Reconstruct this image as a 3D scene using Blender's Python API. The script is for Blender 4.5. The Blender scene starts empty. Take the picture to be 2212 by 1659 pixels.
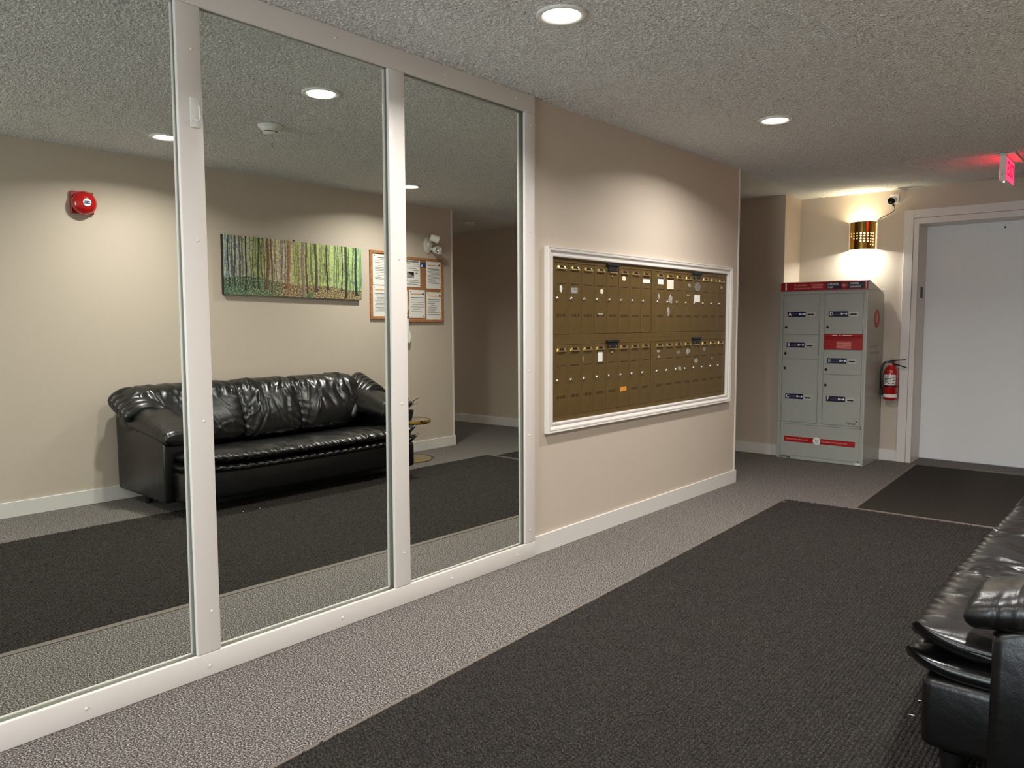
import bpy, bmesh, math, random
import numpy as np
from mathutils import Vector, Matrix

random.seed(7)
rng = np.random.default_rng(11)
sc = bpy.context.scene
COL = sc.collection
PI = math.pi

# ------------------------------------------------------------------ camera
CAM = Vector((2.604, 0.0, 1.2686))
YAW, PITCH, ROLL, FPX = 0.7124, -0.0798, -0.0030, 1661.0
fwd = Vector((-math.sin(YAW) * math.cos(PITCH), math.cos(YAW) * math.cos(PITCH), math.sin(PITCH)))
rgt = fwd.cross(Vector((0, 0, 1))).normalized()
upv = rgt.cross(fwd)
r2 = rgt * math.cos(ROLL) + upv * math.sin(ROLL)
u2 = -rgt * math.sin(ROLL) + upv * math.cos(ROLL)
cam_d = bpy.data.cameras.new('camera')
cam_d.sensor_fit = 'HORIZONTAL'
cam_d.sensor_width = 36.0
cam_d.lens = 36.0 * FPX / 2212.0
cam_d.clip_start = 0.02
cam = bpy.data.objects.new('camera', cam_d)
COL.objects.link(cam)
cam.matrix_world = Matrix(((r2.x, u2.x, -fwd.x, CAM.x), (r2.y, u2.y, -fwd.y, CAM.y),
                           (r2.z, u2.z, -fwd.z, CAM.z), (0, 0, 0, 1)))
sc.camera = cam

# ------------------------------------------------------------------ world, exposure, light levels
sc.view_settings.view_transform = 'Standard'
sc.view_settings.look = 'None'
sc.view_settings.gamma = 1.0
sc.view_settings.use_curve_mapping = False
sc.view_settings.exposure = 0.0
world = bpy.data.worlds.new('world')
sc.world = world
world.use_nodes = True
world.node_tree.nodes['Background'].inputs[0].default_value = (0.75, 0.88, 1.0, 1)
world.node_tree.nodes['Background'].inputs[1].default_value = 1.0
LAMP_COL = (1.0, 0.965, 0.92)
LAMP_W = 23.0
LAMP_SPREAD = math.radians(150)
LENS_EMIT = 14.0
SCONCE_W = 9.0
DAY_W = 110.0

H = 2.44          # ceiling height
XR = 3.06         # right wall
YC = 5.705        # end of both side walls
YA = 7.13         # corridor far wall
YB = 7.52         # wall with the door

# ------------------------------------------------------------------ materials
def lin(c):
    return tuple(((v / 255) / 12.92 if v / 255 <= 0.04045 else ((v / 255 + 0.055) / 1.055) ** 2.4) for v in c) + (1.0,)

MATS = {}
def mat(name, rgb, rough=0.5, metal=0.0, noise=None, bump=None, emit=None, spec=None, coat=0.0):
    """noise=(scale, rgb2, detail) colour variation; bump=(scale, strength, distance)"""
    m = bpy.data.materials.new(name)
    m.use_nodes = True
    nt = m.node_tree
    b = nt.nodes['Principled BSDF']
    b.inputs['Base Color'].default_value = lin(rgb)
    b.inputs['Roughness'].default_value = rough
    b.inputs['Metallic'].default_value = metal
    if spec is not None:
        b.inputs['Specular IOR Level'].default_value = spec
    if coat:
        b.inputs['Coat Weight'].default_value = coat
        b.inputs['Coat Roughness'].default_value = 0.08
    tc = nt.nodes.new('ShaderNodeTexCoord')
    if noise:
        n = nt.nodes.new('ShaderNodeTexNoise')
        n.inputs['Scale'].default_value = noise[0]
        n.inputs['Detail'].default_value = noise[2]
        r = nt.nodes.new('ShaderNodeValToRGB')
        r.color_ramp.elements[0].position = 0.36
        r.color_ramp.elements[1].position = 0.64
        r.color_ramp.elements[0].color = lin(rgb)
        r.color_ramp.elements[1].color = lin(noise[1])
        nt.links.new(tc.outputs['Object'], n.inputs['Vector'])
        nt.links.new(n.outputs['Fac'], r.inputs['Fac'])
        nt.links.new(r.outputs['Color'], b.inputs['Base Color'])
    if bump:
        n = nt.nodes.new('ShaderNodeTexNoise')
        n.inputs['Scale'].default_value = bump[0]
        n.inputs['Detail'].default_value = 3
        bp = nt.nodes.new('ShaderNodeBump')
        bp.inputs['Strength'].default_value = bump[1]
        bp.inputs['Distance'].default_value = bump[2]
        nt.links.new(tc.outputs['Object'], n.inputs['Vector'])
        nt.links.new(n.outputs['Fac'], bp.inputs['Height'])
        nt.links.new(bp.outputs['Normal'], b.inputs['Normal'])
    if emit:
        b.inputs['Emission Color'].default_value = emit[0] + (1.0,)
        b.inputs['Emission Strength'].default_value = emit[1]
    MATS[name] = m
    return m

mat('wall', (204, 190, 174), 0.75, noise=(220, (199, 185, 169), 2), bump=(420, 0.25, 0.0006))
mat('ceiling', (240, 238, 233), 0.9, bump=(120, 1.0, 0.012))
mat('white_paint', (226, 220, 214), 0.38, bump=(90, 0.06, 0.0005))
mat('baseboard', (226, 222, 216), 0.4)
mat('door_white', (240, 240, 239), 0.5, bump=(300, 0.2, 0.0004))
mat('plastic_white', (232, 230, 224), 0.35)
mat('plastic_cream', (214, 206, 194), 0.4)
mat('black', (14, 14, 14), 0.5)
mat('black_gloss', (10, 10, 10), 0.2)
mat('dark_grey', (52, 54, 56), 0.4, 0.6)
mat('chrome', (214, 208, 196), 0.22, 1.0)
mat('brass', (214, 172, 84), 0.14, 1.0)
mat('brass_dull', (205, 186, 132), 0.3, 0.9)
mat('bronze', (112, 90, 50), 0.42, 0.35, noise=(14, (106, 85, 47), 3), bump=(700, 0.15, 0.0003))
mat('bronze_dark', (40, 30, 18), 0.5, 0.3)
mat('locker_grey', (172, 173, 164), 0.32, 0.0, bump=(60, 0.03, 0.0006))
mat('locker_trim', (196, 197, 190), 0.3, 0.2)
mat('red_print', (168, 20, 22), 0.35)
mat('red_paint', (176, 18, 18), 0.22, coat=0.6)
mat('red_metal', (150, 14, 16), 0.25, coat=0.4)
mat('navy', (16, 18, 62), 0.35)
mat('white_print', (240, 238, 234), 0.5)
mat('pink_print', (236, 150, 140), 0.5)
mat('grey_print', (92, 92, 92), 0.6)
mat('ink', (34, 34, 36), 0.6)
mat('blue_print', (44, 62, 120), 0.5)
mat('orange_print', (226, 150, 60), 0.5)
mat('sticker_grey', (140, 136, 126), 0.6, noise=(60, (170, 166, 158), 3))
mat('sticker_dark', (104, 98, 90), 0.6, noise=(60, (140, 136, 130), 3))
mat('paper', (238, 234, 228), 0.7)
mat('cream_paper', (236, 226, 206), 0.7)
mat('cork', (176, 124, 76), 0.9, noise=(240, (144, 94, 54), 3), bump=(300, 0.4, 0.001))
mat('oak', (186, 132, 86), 0.45, noise=(40, (162, 108, 68), 3))
mat('rubber_edge', (112, 102, 94), 0.7)
mat('mat_base', (10, 9, 9), 0.95)
mat('leg_black', (16, 15, 15), 0.4)
mat('leaf_dark', (22, 26, 18), 0.5)
mat('lens_clear', (230, 230, 232), 0.08, 0.0)
mat('lens_led', (255, 255, 255), 0.5, emit=((1.0, 0.93, 0.84), LENS_EMIT))
mat('bulb', (255, 255, 255), 0.5, emit=((1.0, 0.95, 0.84), 30.0))
mat('exit_red', (180, 8, 20), 0.4, emit=((1.0, 0.015, 0.05), 5.0))
mat('exit_red_deep', (150, 4, 14), 0.4, emit=((1.0, 0.0, 0.02), 1.2))
mat('led_amber', (255, 220, 170), 0.4, emit=((1.0, 0.72, 0.4), 9.0))
mat('mirror', (228, 232, 226), 0.0, 1.0)
mat('glass_edge', (150, 176, 166), 0.2, 0.2)

def new_nodes(name):
    m = bpy.data.materials.new(name); m.use_nodes = True
    MATS[name] = m
    return m, m.node_tree, m.node_tree.nodes['Principled BSDF']

def carpet_material(name, dark, mid, light, scale, bump_s):
    m, nt, b = new_nodes(name)
    tc = nt.nodes.new('ShaderNodeTexCoord')
    n = nt.nodes.new('ShaderNodeTexNoise'); n.inputs['Scale'].default_value = scale; n.inputs['Detail'].default_value = 4
    n.inputs['Roughness'].default_value = 0.65
    r = nt.nodes.new('ShaderNodeValToRGB')
    r.color_ramp.elements[0].position = 0.36; r.color_ramp.elements[0].color = lin(dark)
    r.color_ramp.elements[1].position = 0.68; r.color_ramp.elements[1].color = lin(light)
    e = r.color_ramp.elements.new(0.5); e.color = lin(mid)
    bp = nt.nodes.new('ShaderNodeBump'); bp.inputs['Strength'].default_value = bump_s; bp.inputs['Distance'].default_value = 0.004
    nt.links.new(tc.outputs['Object'], n.inputs['Vector'])
    nt.links.new(n.outputs['Fac'], r.inputs['Fac'])
    nt.links.new(r.outputs['Color'], b.inputs['Base Color'])
    nt.links.new(n.outputs['Fac'], bp.inputs['Height'])
    nt.links.new(bp.outputs['Normal'], b.inputs['Normal'])
    b.inputs['Roughness'].default_value = 0.95
    b.inputs['Specular IOR Level'].default_value = 0.15
carpet_material('carpet', (40, 38, 37), (97, 92, 89), (206, 198, 190), 170, 1.0)
carpet_material('mat_pile', (32, 30, 28), (52, 48, 45), (86, 80, 75), 200, 0.8)
carpet_material('mat_flat', (36, 32, 29), (50, 45, 41), (68, 62, 56), 240, 0.6)

def leather_material():
    m, nt, b = new_nodes('leather')
    tc = nt.nodes.new('ShaderNodeTexCoord')
    b.inputs['Base Color'].default_value = lin((9, 9, 9))
    b.inputs['Roughness'].default_value = 0.33
    b.inputs['Specular IOR Level'].default_value = 0.65
    v = nt.nodes.new('ShaderNodeTexVoronoi'); v.inputs['Scale'].default_value = 260
    n = nt.nodes.new('ShaderNodeTexNoise'); n.inputs['Scale'].default_value = 16; n.inputs['Detail'].default_value = 3
    n2 = nt.nodes.new('ShaderNodeTexNoise'); n2.inputs['Scale'].default_value = 5; n2.inputs['Detail'].default_value = 3
    b1 = nt.nodes.new('ShaderNodeBump'); b1.inputs['Strength'].default_value = 0.12; b1.inputs['Distance'].default_value = 0.001
    b2 = nt.nodes.new('ShaderNodeBump'); b2.inputs['Strength'].default_value = 0.35; b2.inputs['Distance'].default_value = 0.006
    mr = nt.nodes.new('ShaderNodeMapRange')
    mr.inputs['To Min'].default_value = 0.24; mr.inputs['To Max'].default_value = 0.40
    for q in (v, n, n2):
        nt.links.new(tc.outputs['Object'], q.inputs['Vector'])
    nt.links.new(n2.outputs['Fac'], mr.inputs['Value'])
    nt.links.new(mr.outputs['Result'], b.inputs['Roughness'])
    nt.links.new(n.outputs['Fac'], b2.inputs['Height'])
    nt.links.new(v.outputs['Distance'], b1.inputs['Height'])
    nt.links.new(b2.outputs['Normal'], b1.inputs['Normal'])
    nt.links.new(b1.outputs['Normal'], b.inputs['Normal'])
leather_material()

def attr_material(name, rough=0.6):
    m, nt, b = new_nodes(name)
    a = nt.nodes.new('ShaderNodeAttribute'); a.attribute_name = 'Col'
    nt.links.new(a.outputs['Color'], b.inputs['Base Color'])
    b.inputs['Roughness'].default_value = rough
attr_material('canvas_print')

def glass_material():
    m, nt, b = new_nodes('table_glass')
    b.inputs['Base Color'].default_value = lin((214, 206, 180))
    b.inputs['Roughness'].default_value = 0.05
    b.inputs['Transmission Weight'].default_value = 0.8
    b.inputs['IOR'].default_value = 1.45
glass_material()

# ------------------------------------------------------------------ helpers
WL = {}
def link(o, parent):
    COL.objects.link(o)
    if parent is not None:
        o.parent = parent
        o.location = -WL[parent.name] + o.location
    WL[o.name] = Vector((0, 0, 0))

def tag(o, label=None, cat=None, group=None, kind=None):
    if label: o['label'] = label
    if cat: o['category'] = cat
    if group: o['group'] = group
    if kind: o['kind'] = kind
    return o

def thing(name, label, cat, loc=(0, 0, 0), group=None, kind=None):
    o = bpy.data.objects.new(name, None)
    o.empty_display_size = 0.05
    COL.objects.link(o)
    o.location = loc
    WL[o.name] = Vector(loc)
    return tag(o, label, cat, group, kind)

def finish(o, smooth):
    if smooth:
        me = o.data
        me.polygons.foreach_set('use_smooth', [True] * len(me.polygons))
        if smooth is not True:
            me.set_sharp_from_angle(angle=math.radians(smooth))

def obj(name, bm, m, parent=None, smooth=False, label=None):
    me = bpy.data.meshes.new(name)
    bmesh.ops.recalc_face_normals(bm, faces=bm.faces)
    bm.to_mesh(me); bm.free()
    me.materials.append(MATS[m])
    o = bpy.data.objects.new(name, me)
    link(o, parent)
    finish(o, smooth)
    if label: o['label'] = label
    return o

def mesh_np(name, verts, quads, m, parent=None, smooth=True, label=None):
    me = bpy.data.meshes.new(name)
    verts = np.ascontiguousarray(verts, np.float32).reshape(-1, 3)
    quads = np.ascontiguousarray(quads, np.int32).reshape(-1, 4)
    me.vertices.add(len(verts)); me.vertices.foreach_set('co', verts.ravel())
    me.loops.add(quads.size); me.loops.foreach_set('vertex_index', quads.ravel())
    me.polygons.add(len(quads))
    me.polygons.foreach_set('loop_start', np.arange(0, quads.size, 4, dtype=np.int32))
    me.polygons.foreach_set('use_smooth', np.full(len(quads), bool(smooth)))
    me.update(calc_edges=True)
    me.materials.append(MATS[m])
    o = bpy.data.objects.new(name, me)
    link(o, parent)
    if label: o['label'] = label
    return o

def grid_quads(nu, nv, cu=False, cv=False):
    iu = np.arange(nu if cu else nu - 1); iv = np.arange(nv if cv else nv - 1)
    a, b = np.meshgrid(iu, iv, indexing='ij')
    a2 = (a + 1) % nu; b2 = (b + 1) % nv
    return np.stack([a * nv + b, a2 * nv + b, a2 * nv + b2, a * nv + b2], -1).reshape(-1, 4)

def B(): return bmesh.new()

def box(bm, x0, x1, y0, y1, z0, z1, r=0.0, seg=2):
    t = bmesh.new() if r else bm
    v = [t.verts.new(p) for p in ((x0, y0, z0), (x1, y0, z0), (x1, y1, z0), (x0, y1, z0),
                                  (x0, y0, z1), (x1, y0, z1), (x1, y1, z1), (x0, y1, z1))]
    for f in ((0, 3, 2, 1), (4, 5, 6, 7), (0, 1, 5, 4), (1, 2, 6, 5), (2, 3, 7, 6), (3, 0, 4, 7)):
        t.faces.new([v[i] for i in f])
    if r:
        bmesh.ops.bevel(t, geom=list(t.edges), offset=r, segments=seg, affect='EDGES', profile=0.5)
        me = bpy.data.meshes.new('tmp'); t.to_mesh(me); t.free(); bm.from_mesh(me); bpy.data.meshes.remove(me)
    return bm

def frame_basis(d):
    d = Vector(d).normalized()
    a = Vector((0, 0, 1)) if abs(d.z) < 0.9 else Vector((1, 0, 0))
    u = d.cross(a).normalized(); v = d.cross(u)
    return d, u, v

def lathe(bm, prof, org, d, n=32):
    """prof: list of (radius, distance along d)"""
    d, u, v = frame_basis(d); org = Vector(org)
    rings = []
    for r, h in prof:
        if r < 1e-6:
            rings.append([bm.verts.new(org + d * h)])
        else:
            rings.append([bm.verts.new(org + d * h + (u * math.cos(2 * PI * k / n) + v * math.sin(2 * PI * k / n)) * r) for k in range(n)])
    for a, b in zip(rings, rings[1:]):
        for k in range(n):
            k2 = (k + 1) % n
            if len(a) == 1 and len(b) == 1: continue
            if len(a) == 1: bm.faces.new((a[0], b[k], b[k2]))
            elif len(b) == 1: bm.faces.new((a[k], a[k2], b[0]))
            else: bm.faces.new((a[k], a[k2], b[k2], b[k]))
    return bm

def cyl(bm, p0, p1, r0, r1=None, n=20):
    r1 = r0 if r1 is None else r1
    p0, p1 = Vector(p0), Vector(p1); L = (p1 - p0).length
    return lathe(bm, [(0, 0), (r0, 0), (r1, L), (0, L)], p0, p1 - p0, n)

def tube(bm, pts, r, n=10):
    pts = [Vector(p) for p in pts]
    rs = r if isinstance(r, (list, tuple)) else [r] * len(pts)
    rings = []
    prev = None
    for i, p in enumerate(pts):
        d = (pts[min(i + 1, len(pts) - 1)] - pts[max(i - 1, 0)]).normalized()
        if prev is None:
            _, u, _ = frame_basis(d)
        else:
            u = (prev - d * prev.dot(d)).normalized()
        prev = u; v = d.cross(u)
        rings.append([bm.verts.new(p + (u * math.cos(2 * PI * k / n) + v * math.sin(2 * PI * k / n)) * rs[i]) for k in range(n)])
    for a, b in zip(rings, rings[1:]):
        for k in range(n):
            bm.faces.new((a[k], a[(k + 1) % n], b[(k + 1) % n], b[k]))
    bm.faces.new(rings[0][::-1]); bm.faces.new(rings[-1])
    return bm

def smooth_path(pts, n=8):
    """Catmull-Rom through pts"""
    P = [Vector(p) for p in pts]; out = []
    Q = [P[0] * 2 - P[1]] + P + [P[-1] * 2 - P[-2]]
    for i in range(1, len(Q) - 2):
        for k in range(n):
            t = k / n
            out.append(0.5 * ((2 * Q[i]) + (-Q[i-1] + Q[i+1]) * t + (2*Q[i-1] - 5*Q[i] + 4*Q[i+1] - Q[i+2]) * t*t + (-Q[i-1] + 3*Q[i] - 3*Q[i+1] + Q[i+2]) * t**3))
    return out + [P[-1]]

def poly(bm, pts):
    bm.faces.new([bm.verts.new(p) for p in pts]); return bm

def prism(bm, pts, off):
    """extrude a planar polygon by vector off"""
    off = Vector(off); a = [bm.verts.new(Vector(p)) for p in pts]; b = [bm.verts.new(Vector(p) + off) for p in pts]
    n = len(pts)
    bm.faces.new(a[::-1]); bm.faces.new(b)
    for i in range(n):
        bm.faces.new((a[i], a[(i + 1) % n], b[(i + 1) % n], b[i]))
    return bm

def text(name, s, size, loc, rot, m, parent=None, align='LEFT', bold=0.0, sx=1.0, extrude=0.0002, label=None):
    cu = bpy.data.curves.new(name, 'FONT')
    cu.body = s; cu.size = size; cu.align_x = align; cu.align_y = 'CENTER'
    cu.extrude = extrude; cu.offset = bold; cu.resolution_u = 3
    cu.materials.append(MATS[m])
    o = bpy.data.objects.new(name, cu)
    o.rotation_euler = rot
    o.scale = (sx, 1, 1)
    o.location = loc
    link(o, parent)
    if label: o['label'] = label
    return o

FACE_MY = (PI / 2, 0, 0)          # faces -Y, reads along +X
FACE_PX = (PI / 2, 0, PI / 2)     # faces +X, reads along +Y
FACE_MX = (PI / 2, 0, -PI / 2)    # faces -X, reads along -Y

def struct(name, bm, m, label=None, smooth=False):
    o = obj(name, bm, m, None, smooth)
    o['kind'] = 'structure'
    if label: o['label'] = label
    return o

# ------------------------------------------------------------------ room shell
YBACK = -3.4
b = B(); box(b, -4.2, 7.2, YBACK - 0.2, YB + 0.5, -0.12, 0.0)
struct('floor', b, 'carpet', 'grey brown flecked commercial carpet')

# left wall with a shallow recess behind the mirrors and a niche for the mailboxes
b = B()
MB_Y0, MB_Y1, MB_Z0, MB_Z1 = 3.338, 5.497, 0.715, 1.625
box(b, -0.30, -0.02, YBACK, 3.14, 0, H)
box(b, -0.30, 0.0, 3.14, MB_Y0, 0, H)
box(b, -0.30, 0.0, MB_Y1, YC, 0, H)
box(b, -0.30, 0.0, MB_Y0, MB_Y1, 0, MB_Z0)
box(b, -0.30, 0.0, MB_Y0, MB_Y1, MB_Z1, H)
box(b, -0.30, -0.15, MB_Y0, MB_Y1, MB_Z0, MB_Z1)
box(b, -0.02, 0.0, YBACK, 0.40, 0, H)
struct('wall_left', b, 'wall', 'beige wall holding the mirrors and the mailboxes')
b = B(); box(b, XR, XR + 0.25, YBACK, YC, 0, H)
struct('wall_right', b, 'wall', 'beige wall behind the black sofa')
b = B(); box(b, -4.2, -0.20, YA, YB + 0.3, 0, H)
struct('wall_far_left', b, 'wall', 'beige corridor wall left of the parcel locker')
DX0, DX1, DZ = 0.834, 1.76, 2.131
b = B()
box(b, -0.20, DX0, YB, YB + 0.35, 0, H); box(b, DX1, 2.80, YB, YB + 0.35, 0, H); box(b, DX0, DX1, YB, YB + 0.35, DZ, H)
struct('wall_far', b, 'wall', 'beige wall around the white door')
b = B(); box(b, 2.80, 7.2, 7.19, YB + 0.3, 0, H)
struct('wall_far_right', b, 'wall', 'beige corridor wall seen in the right mirror')
b = B(); box(b, -4.35, -4.2, YC, YA, 0, H); box(b, -4.2, -0.3, YC - 0.15, YC, 0, H)
struct('wall_corridor_left', b, 'wall')
b = B(); box(b, 7.2, 7.35, YC, 7.19, 0, H); box(b, XR + 0.25, 7.2, YC - 0.15, YC, 0, H)
struct('wall_corridor_right', b, 'wall')
# back wall with the glazed entrance behind the photographer
b = B()
EX0, EX1, EZ = 0.7, 2.4, 2.15
box(b, -0.3, EX0, YBACK - 0.15, YBACK, 0, H); box(b, EX1, XR + 0.25, YBACK - 0.15, YBACK, 0, H); box(b, EX0, EX1, YBACK - 0.15, YBACK, EZ, H)
struct('wall_back', b, 'wall')
dl = bpy.data.lights.new('entrance_daylight', 'AREA'); dl.shape = 'RECTANGLE'; dl.size = EX1 - EX0; dl.size_y = EZ - 0.1
dl.energy = DAY_W; dl.color = (0.80, 0.92, 1.0)
do = bpy.data.objects.new('entrance_daylight', dl); COL.objects.link(do)
do.location = ((EX0 + EX1) / 2, YBACK - 0.1, EZ / 2 + 0.05); do.rotation_euler = (PI / 2, 0, 0)

# popcorn ceiling: a real height field over the part in view, flat slabs beyond
def band_noise(nx, ny, s1, s2, seed):
    g = np.random.default_rng(seed).standard_normal((nx, ny))
    F = np.fft.rfft2(g)
    kx = np.fft.fftfreq(nx)[:, None]; ky = np.fft.rfftfreq(ny)[None, :]
    k2 = kx ** 2 + ky ** 2
    F *= np.exp(-2 * PI ** 2 * s1 ** 2 * k2) - np.exp(-2 * PI ** 2 * s2 ** 2 * k2)
    h = np.fft.irfft2(F, s=(nx, ny))
    return h / h.std()

STEP = 0.006
x0, x1, y0, y1 = 0.0, XR, 0.55, YB
nx, ny = int(round((x1 - x0) / STEP)) + 1, int(round((y1 - y0) / STEP)) + 1
hgt = band_noise(nx, ny, 0.40, 1.0, 3)
hgt = np.clip(hgt, -0.8, 2.4)
hgt = (hgt + 0.8) * 0.0026
gx, gy = np.meshgrid(np.linspace(x0, x1, nx), np.linspace(y0, y1, ny), indexing='ij')
V = np.stack([gx, gy, H - hgt], -1).reshape(-1, 3)
Q = grid_quads(nx, ny)
extra_v, extra_q = [], []
def slab(xa, xb, ya, yb, z=H):
    k = len(V) + len(extra_v)
    extra_v.extend([(xa, ya, z), (xa, yb, z), (xb, yb, z), (xb, ya, z)]); extra_q.append((k, k + 1, k + 2, k + 3))
slab(-4.3, 0, YC, YB + 0.3); slab(XR, 7.3, YC, YB + 0.3); slab(0, XR, YBACK - 0.1, y0); slab(0, XR, YB, YB + 0.35)
slab(-4.3, 7.3, YBACK - 0.2, YB + 0.5, H + 0.12)
V = np.concatenate([V, np.array(extra_v)]); Q = np.concatenate([Q, np.array(extra_q)])
c = mesh_np('ceiling', V, Q, 'ceiling', None, True, 'white popcorn textured ceiling'); c['kind'] = 'structure'

# baseboards
BH, BT = 0.102, 0.013
b = B(); box(b, 0, BT, 3.183, YC + BT, 0, BH, 0.002, 1); box(b, -1.0, 0.0, YC, YC + BT, 0, BH, 0.002, 1)
struct('baseboard_left', b, 'baseboard', 'white baseboard below the mailboxes')
b = B(); box(b, XR - BT, XR, YBACK, YC + BT, 0, BH, 0.002, 1); box(b, XR, XR + 1.0, YC, YC + BT, 0, BH, 0.002, 1)
struct('baseboard_right', b, 'baseboard', 'white baseboard behind the sofa')
b = B(); box(b, -4.2, -0.2 + BT, YA - BT, YA, 0, BH, 0.002, 1); box(b, -0.2, -0.2 + BT, YA, YB, 0, BH, 0.002, 1)
struct('baseboard_far_left', b, 'baseboard', 'white baseboard of the corridor left of the locker')
b = B(); box(b, -0.2, 0.728, YB - BT, YB, 0, BH, 0.002, 1); box(b, 1.87, 2.80, YB - BT, YB, 0, BH, 0.002, 1)
struct('baseboard_far', b, 'baseboard', 'white baseboard beside the white door')
b = B(); box(b, 2.80, 7.2, 7.19 - BT, 7.19, 0, BH, 0.002, 1)
struct('baseboard_far_right', b, 'baseboard', 'white baseboard seen in the right mirror')
# corner beads
b = B(); box(b, -0.012, 0.004, YC - 0.016, YC + 0.004, BH, H, 0.001, 1)
struct('trim_1', b, 'white_paint', 'white corner strip at the end of the mailbox wall')
b = B(); box(b, XR - 0.004, XR + 0.012, YC - 0.016, YC + 0.004, BH, H, 0.001, 1)
struct('trim_2', b, 'white_paint', 'white corner strip at the end of the sofa wall')

# ------------------------------------------------------------------ door
d = thing('door_1', 'plain white flush door in a deep white frame', None, (1.3, YB, 0), kind='structure')
b = B(); box(b, DX0 + 0.012, DX1 - 0.012, 7.795, 7.835, 0.012, DZ - 0.012, 0.002, 1)
obj('door_leaf', b, 'door_white', d)
b = B(); lathe(b, [(0, 0), (0.008, 0), (0.008, 0.004), (0, 0.004)], (1.447, 7.7955, 2.068), (0, -1, 0), 16)
obj('peephole', b, 'black', d)
b = B()
box(b, DX0, DX0 + 0.012, YB - 0.004, 7.84, 0, DZ); box(b, DX1 - 0.012, DX1, YB - 0.004, 7.84, 0, DZ)
box(b, DX0 + 0.012, DX1 - 0.012, YB - 0.004, 7.84, DZ - 0.012, DZ)
obj('jamb', b, 'white_paint', d)
for nm, (xa, xb, za, zb) in (('casing', (0.728, 0.802, 0, 2.2445)), ('casing', (1.79, 1.866, 0, 2.2445)), ('casing', (0.802, 1.79, 2.172, 2.2445))):
    b = B(); box(b, xa, xb, YB - 0.024, YB, za, zb, 0.002, 1); obj(nm, b, 'white_paint', d)
for xa, xb, za, zb in ((0.804, 0.846, 0, 2.17), (1.748, 1.788, 0, 2.17), (0.846, 1.748, 2.119, 2.17)):
    b = B(); box(b, xa, xb, YB - 0.019, YB - 0.0005, za, zb, 0.001, 1); obj('inner_casing', b, 'white_paint', d)
b = B(); box(b, DX0 + 0.012, DX0 + 0.0135, 7.630, 7.712, 1.476, 1.577)
obj('strike_plate', b, 'dark_grey', d, label='dark metal strike plate in the jamb')
b = B(); box(b, DX0 + 0.0135, DX0 + 0.0142, 7.655, 7.688, 1.50, 1.555); obj('strike_hole', b, 'black', d)

# ------------------------------------------------------------------ mats
def quad_pt(c, u, v):   # c: corners (near-left, near-right, far-right, far-left)
    a, b_, c_, d_ = [np.array(q) for q in c]
    u = np.asarray(u)[..., None]; v = np.asarray(v)[..., None]
    return (a * (1 - u) + b_ * u) * (1 - v) + (d_ * (1 - u) + c_ * u) * v

def floor_mat(name, label, corners, edge, thick, pile_mat, waffle=None):
    cx = sum(q[0] for q in corners) / 4; cy = sum(q[1] for q in corners) / 4
    t = thing(name, label, 'floor mat', (cx, cy, 0))
    A = [np.array(q) for q in corners]
    inner = []
    cen = np.array((cx, cy))
    for k in range(4):
        p, q, r = A[k - 1], A[k], A[(k + 1) % 4]
        e1 = (p - q) / np.linalg.norm(p - q); e2 = (r - q) / np.linalg.norm(r - q)
        inner.append(q + (e1 + e2) * edge)
    # four mitred rubber border strips
    for k in range(4):
        a0, a1, i1, i0 = A[k], A[(k + 1) % 4], inner[(k + 1) % 4], inner[k]
        b = B()
        lo = [b.verts.new((*p, 0.0005)) for p in (a0, a1, i1, i0)]
        hi = [b.verts.new((*p, z)) for p, z in ((a0, 0.0025), (a1, 0.0025), (i1, thick * 0.75), (i0, thick * 0.75))]
        b.faces.new(lo[::-1]); b.faces.new(hi)
        for j in range(4):
            b.faces.new((lo[j], lo[(j + 1) % 4], hi[(j + 1) % 4], hi[j]))
        obj('rubber_border', b, 'rubber_edge', t)
    if waffle is None:
        b = B(); prism(b, [(*p, 0.0008) for p in inner], (0, 0, thick)); obj('pile', b, pile_mat, t)
        return t
    b = B(); prism(b, [(*p, 0.0008) for p in inner], (0, 0, thick * 0.5)); obj('backing', b, 'mat_base', t)
    w = np.linalg.norm(inner[1] - inner[0]); L = np.linalg.norm(inner[3] - inner[0])
    nu, nv = int(w / waffle[0]), int(L / waffle[1])
    iu, iv = np.meshgrid(np.arange(nu), np.arange(nv), indexing='ij')
    iu = iu.ravel(); iv = iv.ravel(); n = len(iu)
    # rows run along the mat; every row slides a little so the tufts do not line up
    cu = (iu + 0.5 + rng.normal(0, 0.05, n)); cv = (iv + 0.5 + 0.5 * (iu % 2) * 0.5 + rng.normal(0, 0.09, n))
    hu = 0.45 * (1 + rng.normal(0, 0.10, n)); hv = 0.43 * (1 + rng.normal(0, 0.12, n))
    top = thick * (1.0 + rng.normal(0, 0.12, n)); base = np.full(n, thick * 0.45)
    tu = hu * 0.60; tv = hv * 0.58
    su = rng.normal(0, 0.06, n); sv = rng.normal(0, 0.06, n)
    vs = []
    for (a, c_, z, s) in ((hu, hv, base, 0), (tu, tv, top, 1)):
        for sx, sy in ((-1, -1), (1, -1), (1, 1), (-1, 1)):
            pu = np.clip((cu + sx * a + s * su) / nu, 0, 1); pv = np.clip((cv + sy * c_ + s * sv) / nv, 0, 1)
            xy = quad_pt(inner, pu, pv)
            vs.append(np.concatenate([xy, (z + (s * rng.normal(0, thick * 0.07, n)))[:, None]], 1))
    V = np.stack(vs, 1).reshape(-1, 3)
    k = (np.arange(n) * 8)[:, None]
    Q = np.concatenate([k + np.array(q) for q in ((4, 5, 6, 7), (0, 1, 5, 4), (1, 2, 6, 5), (2, 3, 7, 6), (3, 0, 4, 7))])
    p = mesh_np('waffle_pile', V, Q, pile_mat, t, True)
    p['kind'] = 'stuff'
    return t

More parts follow.
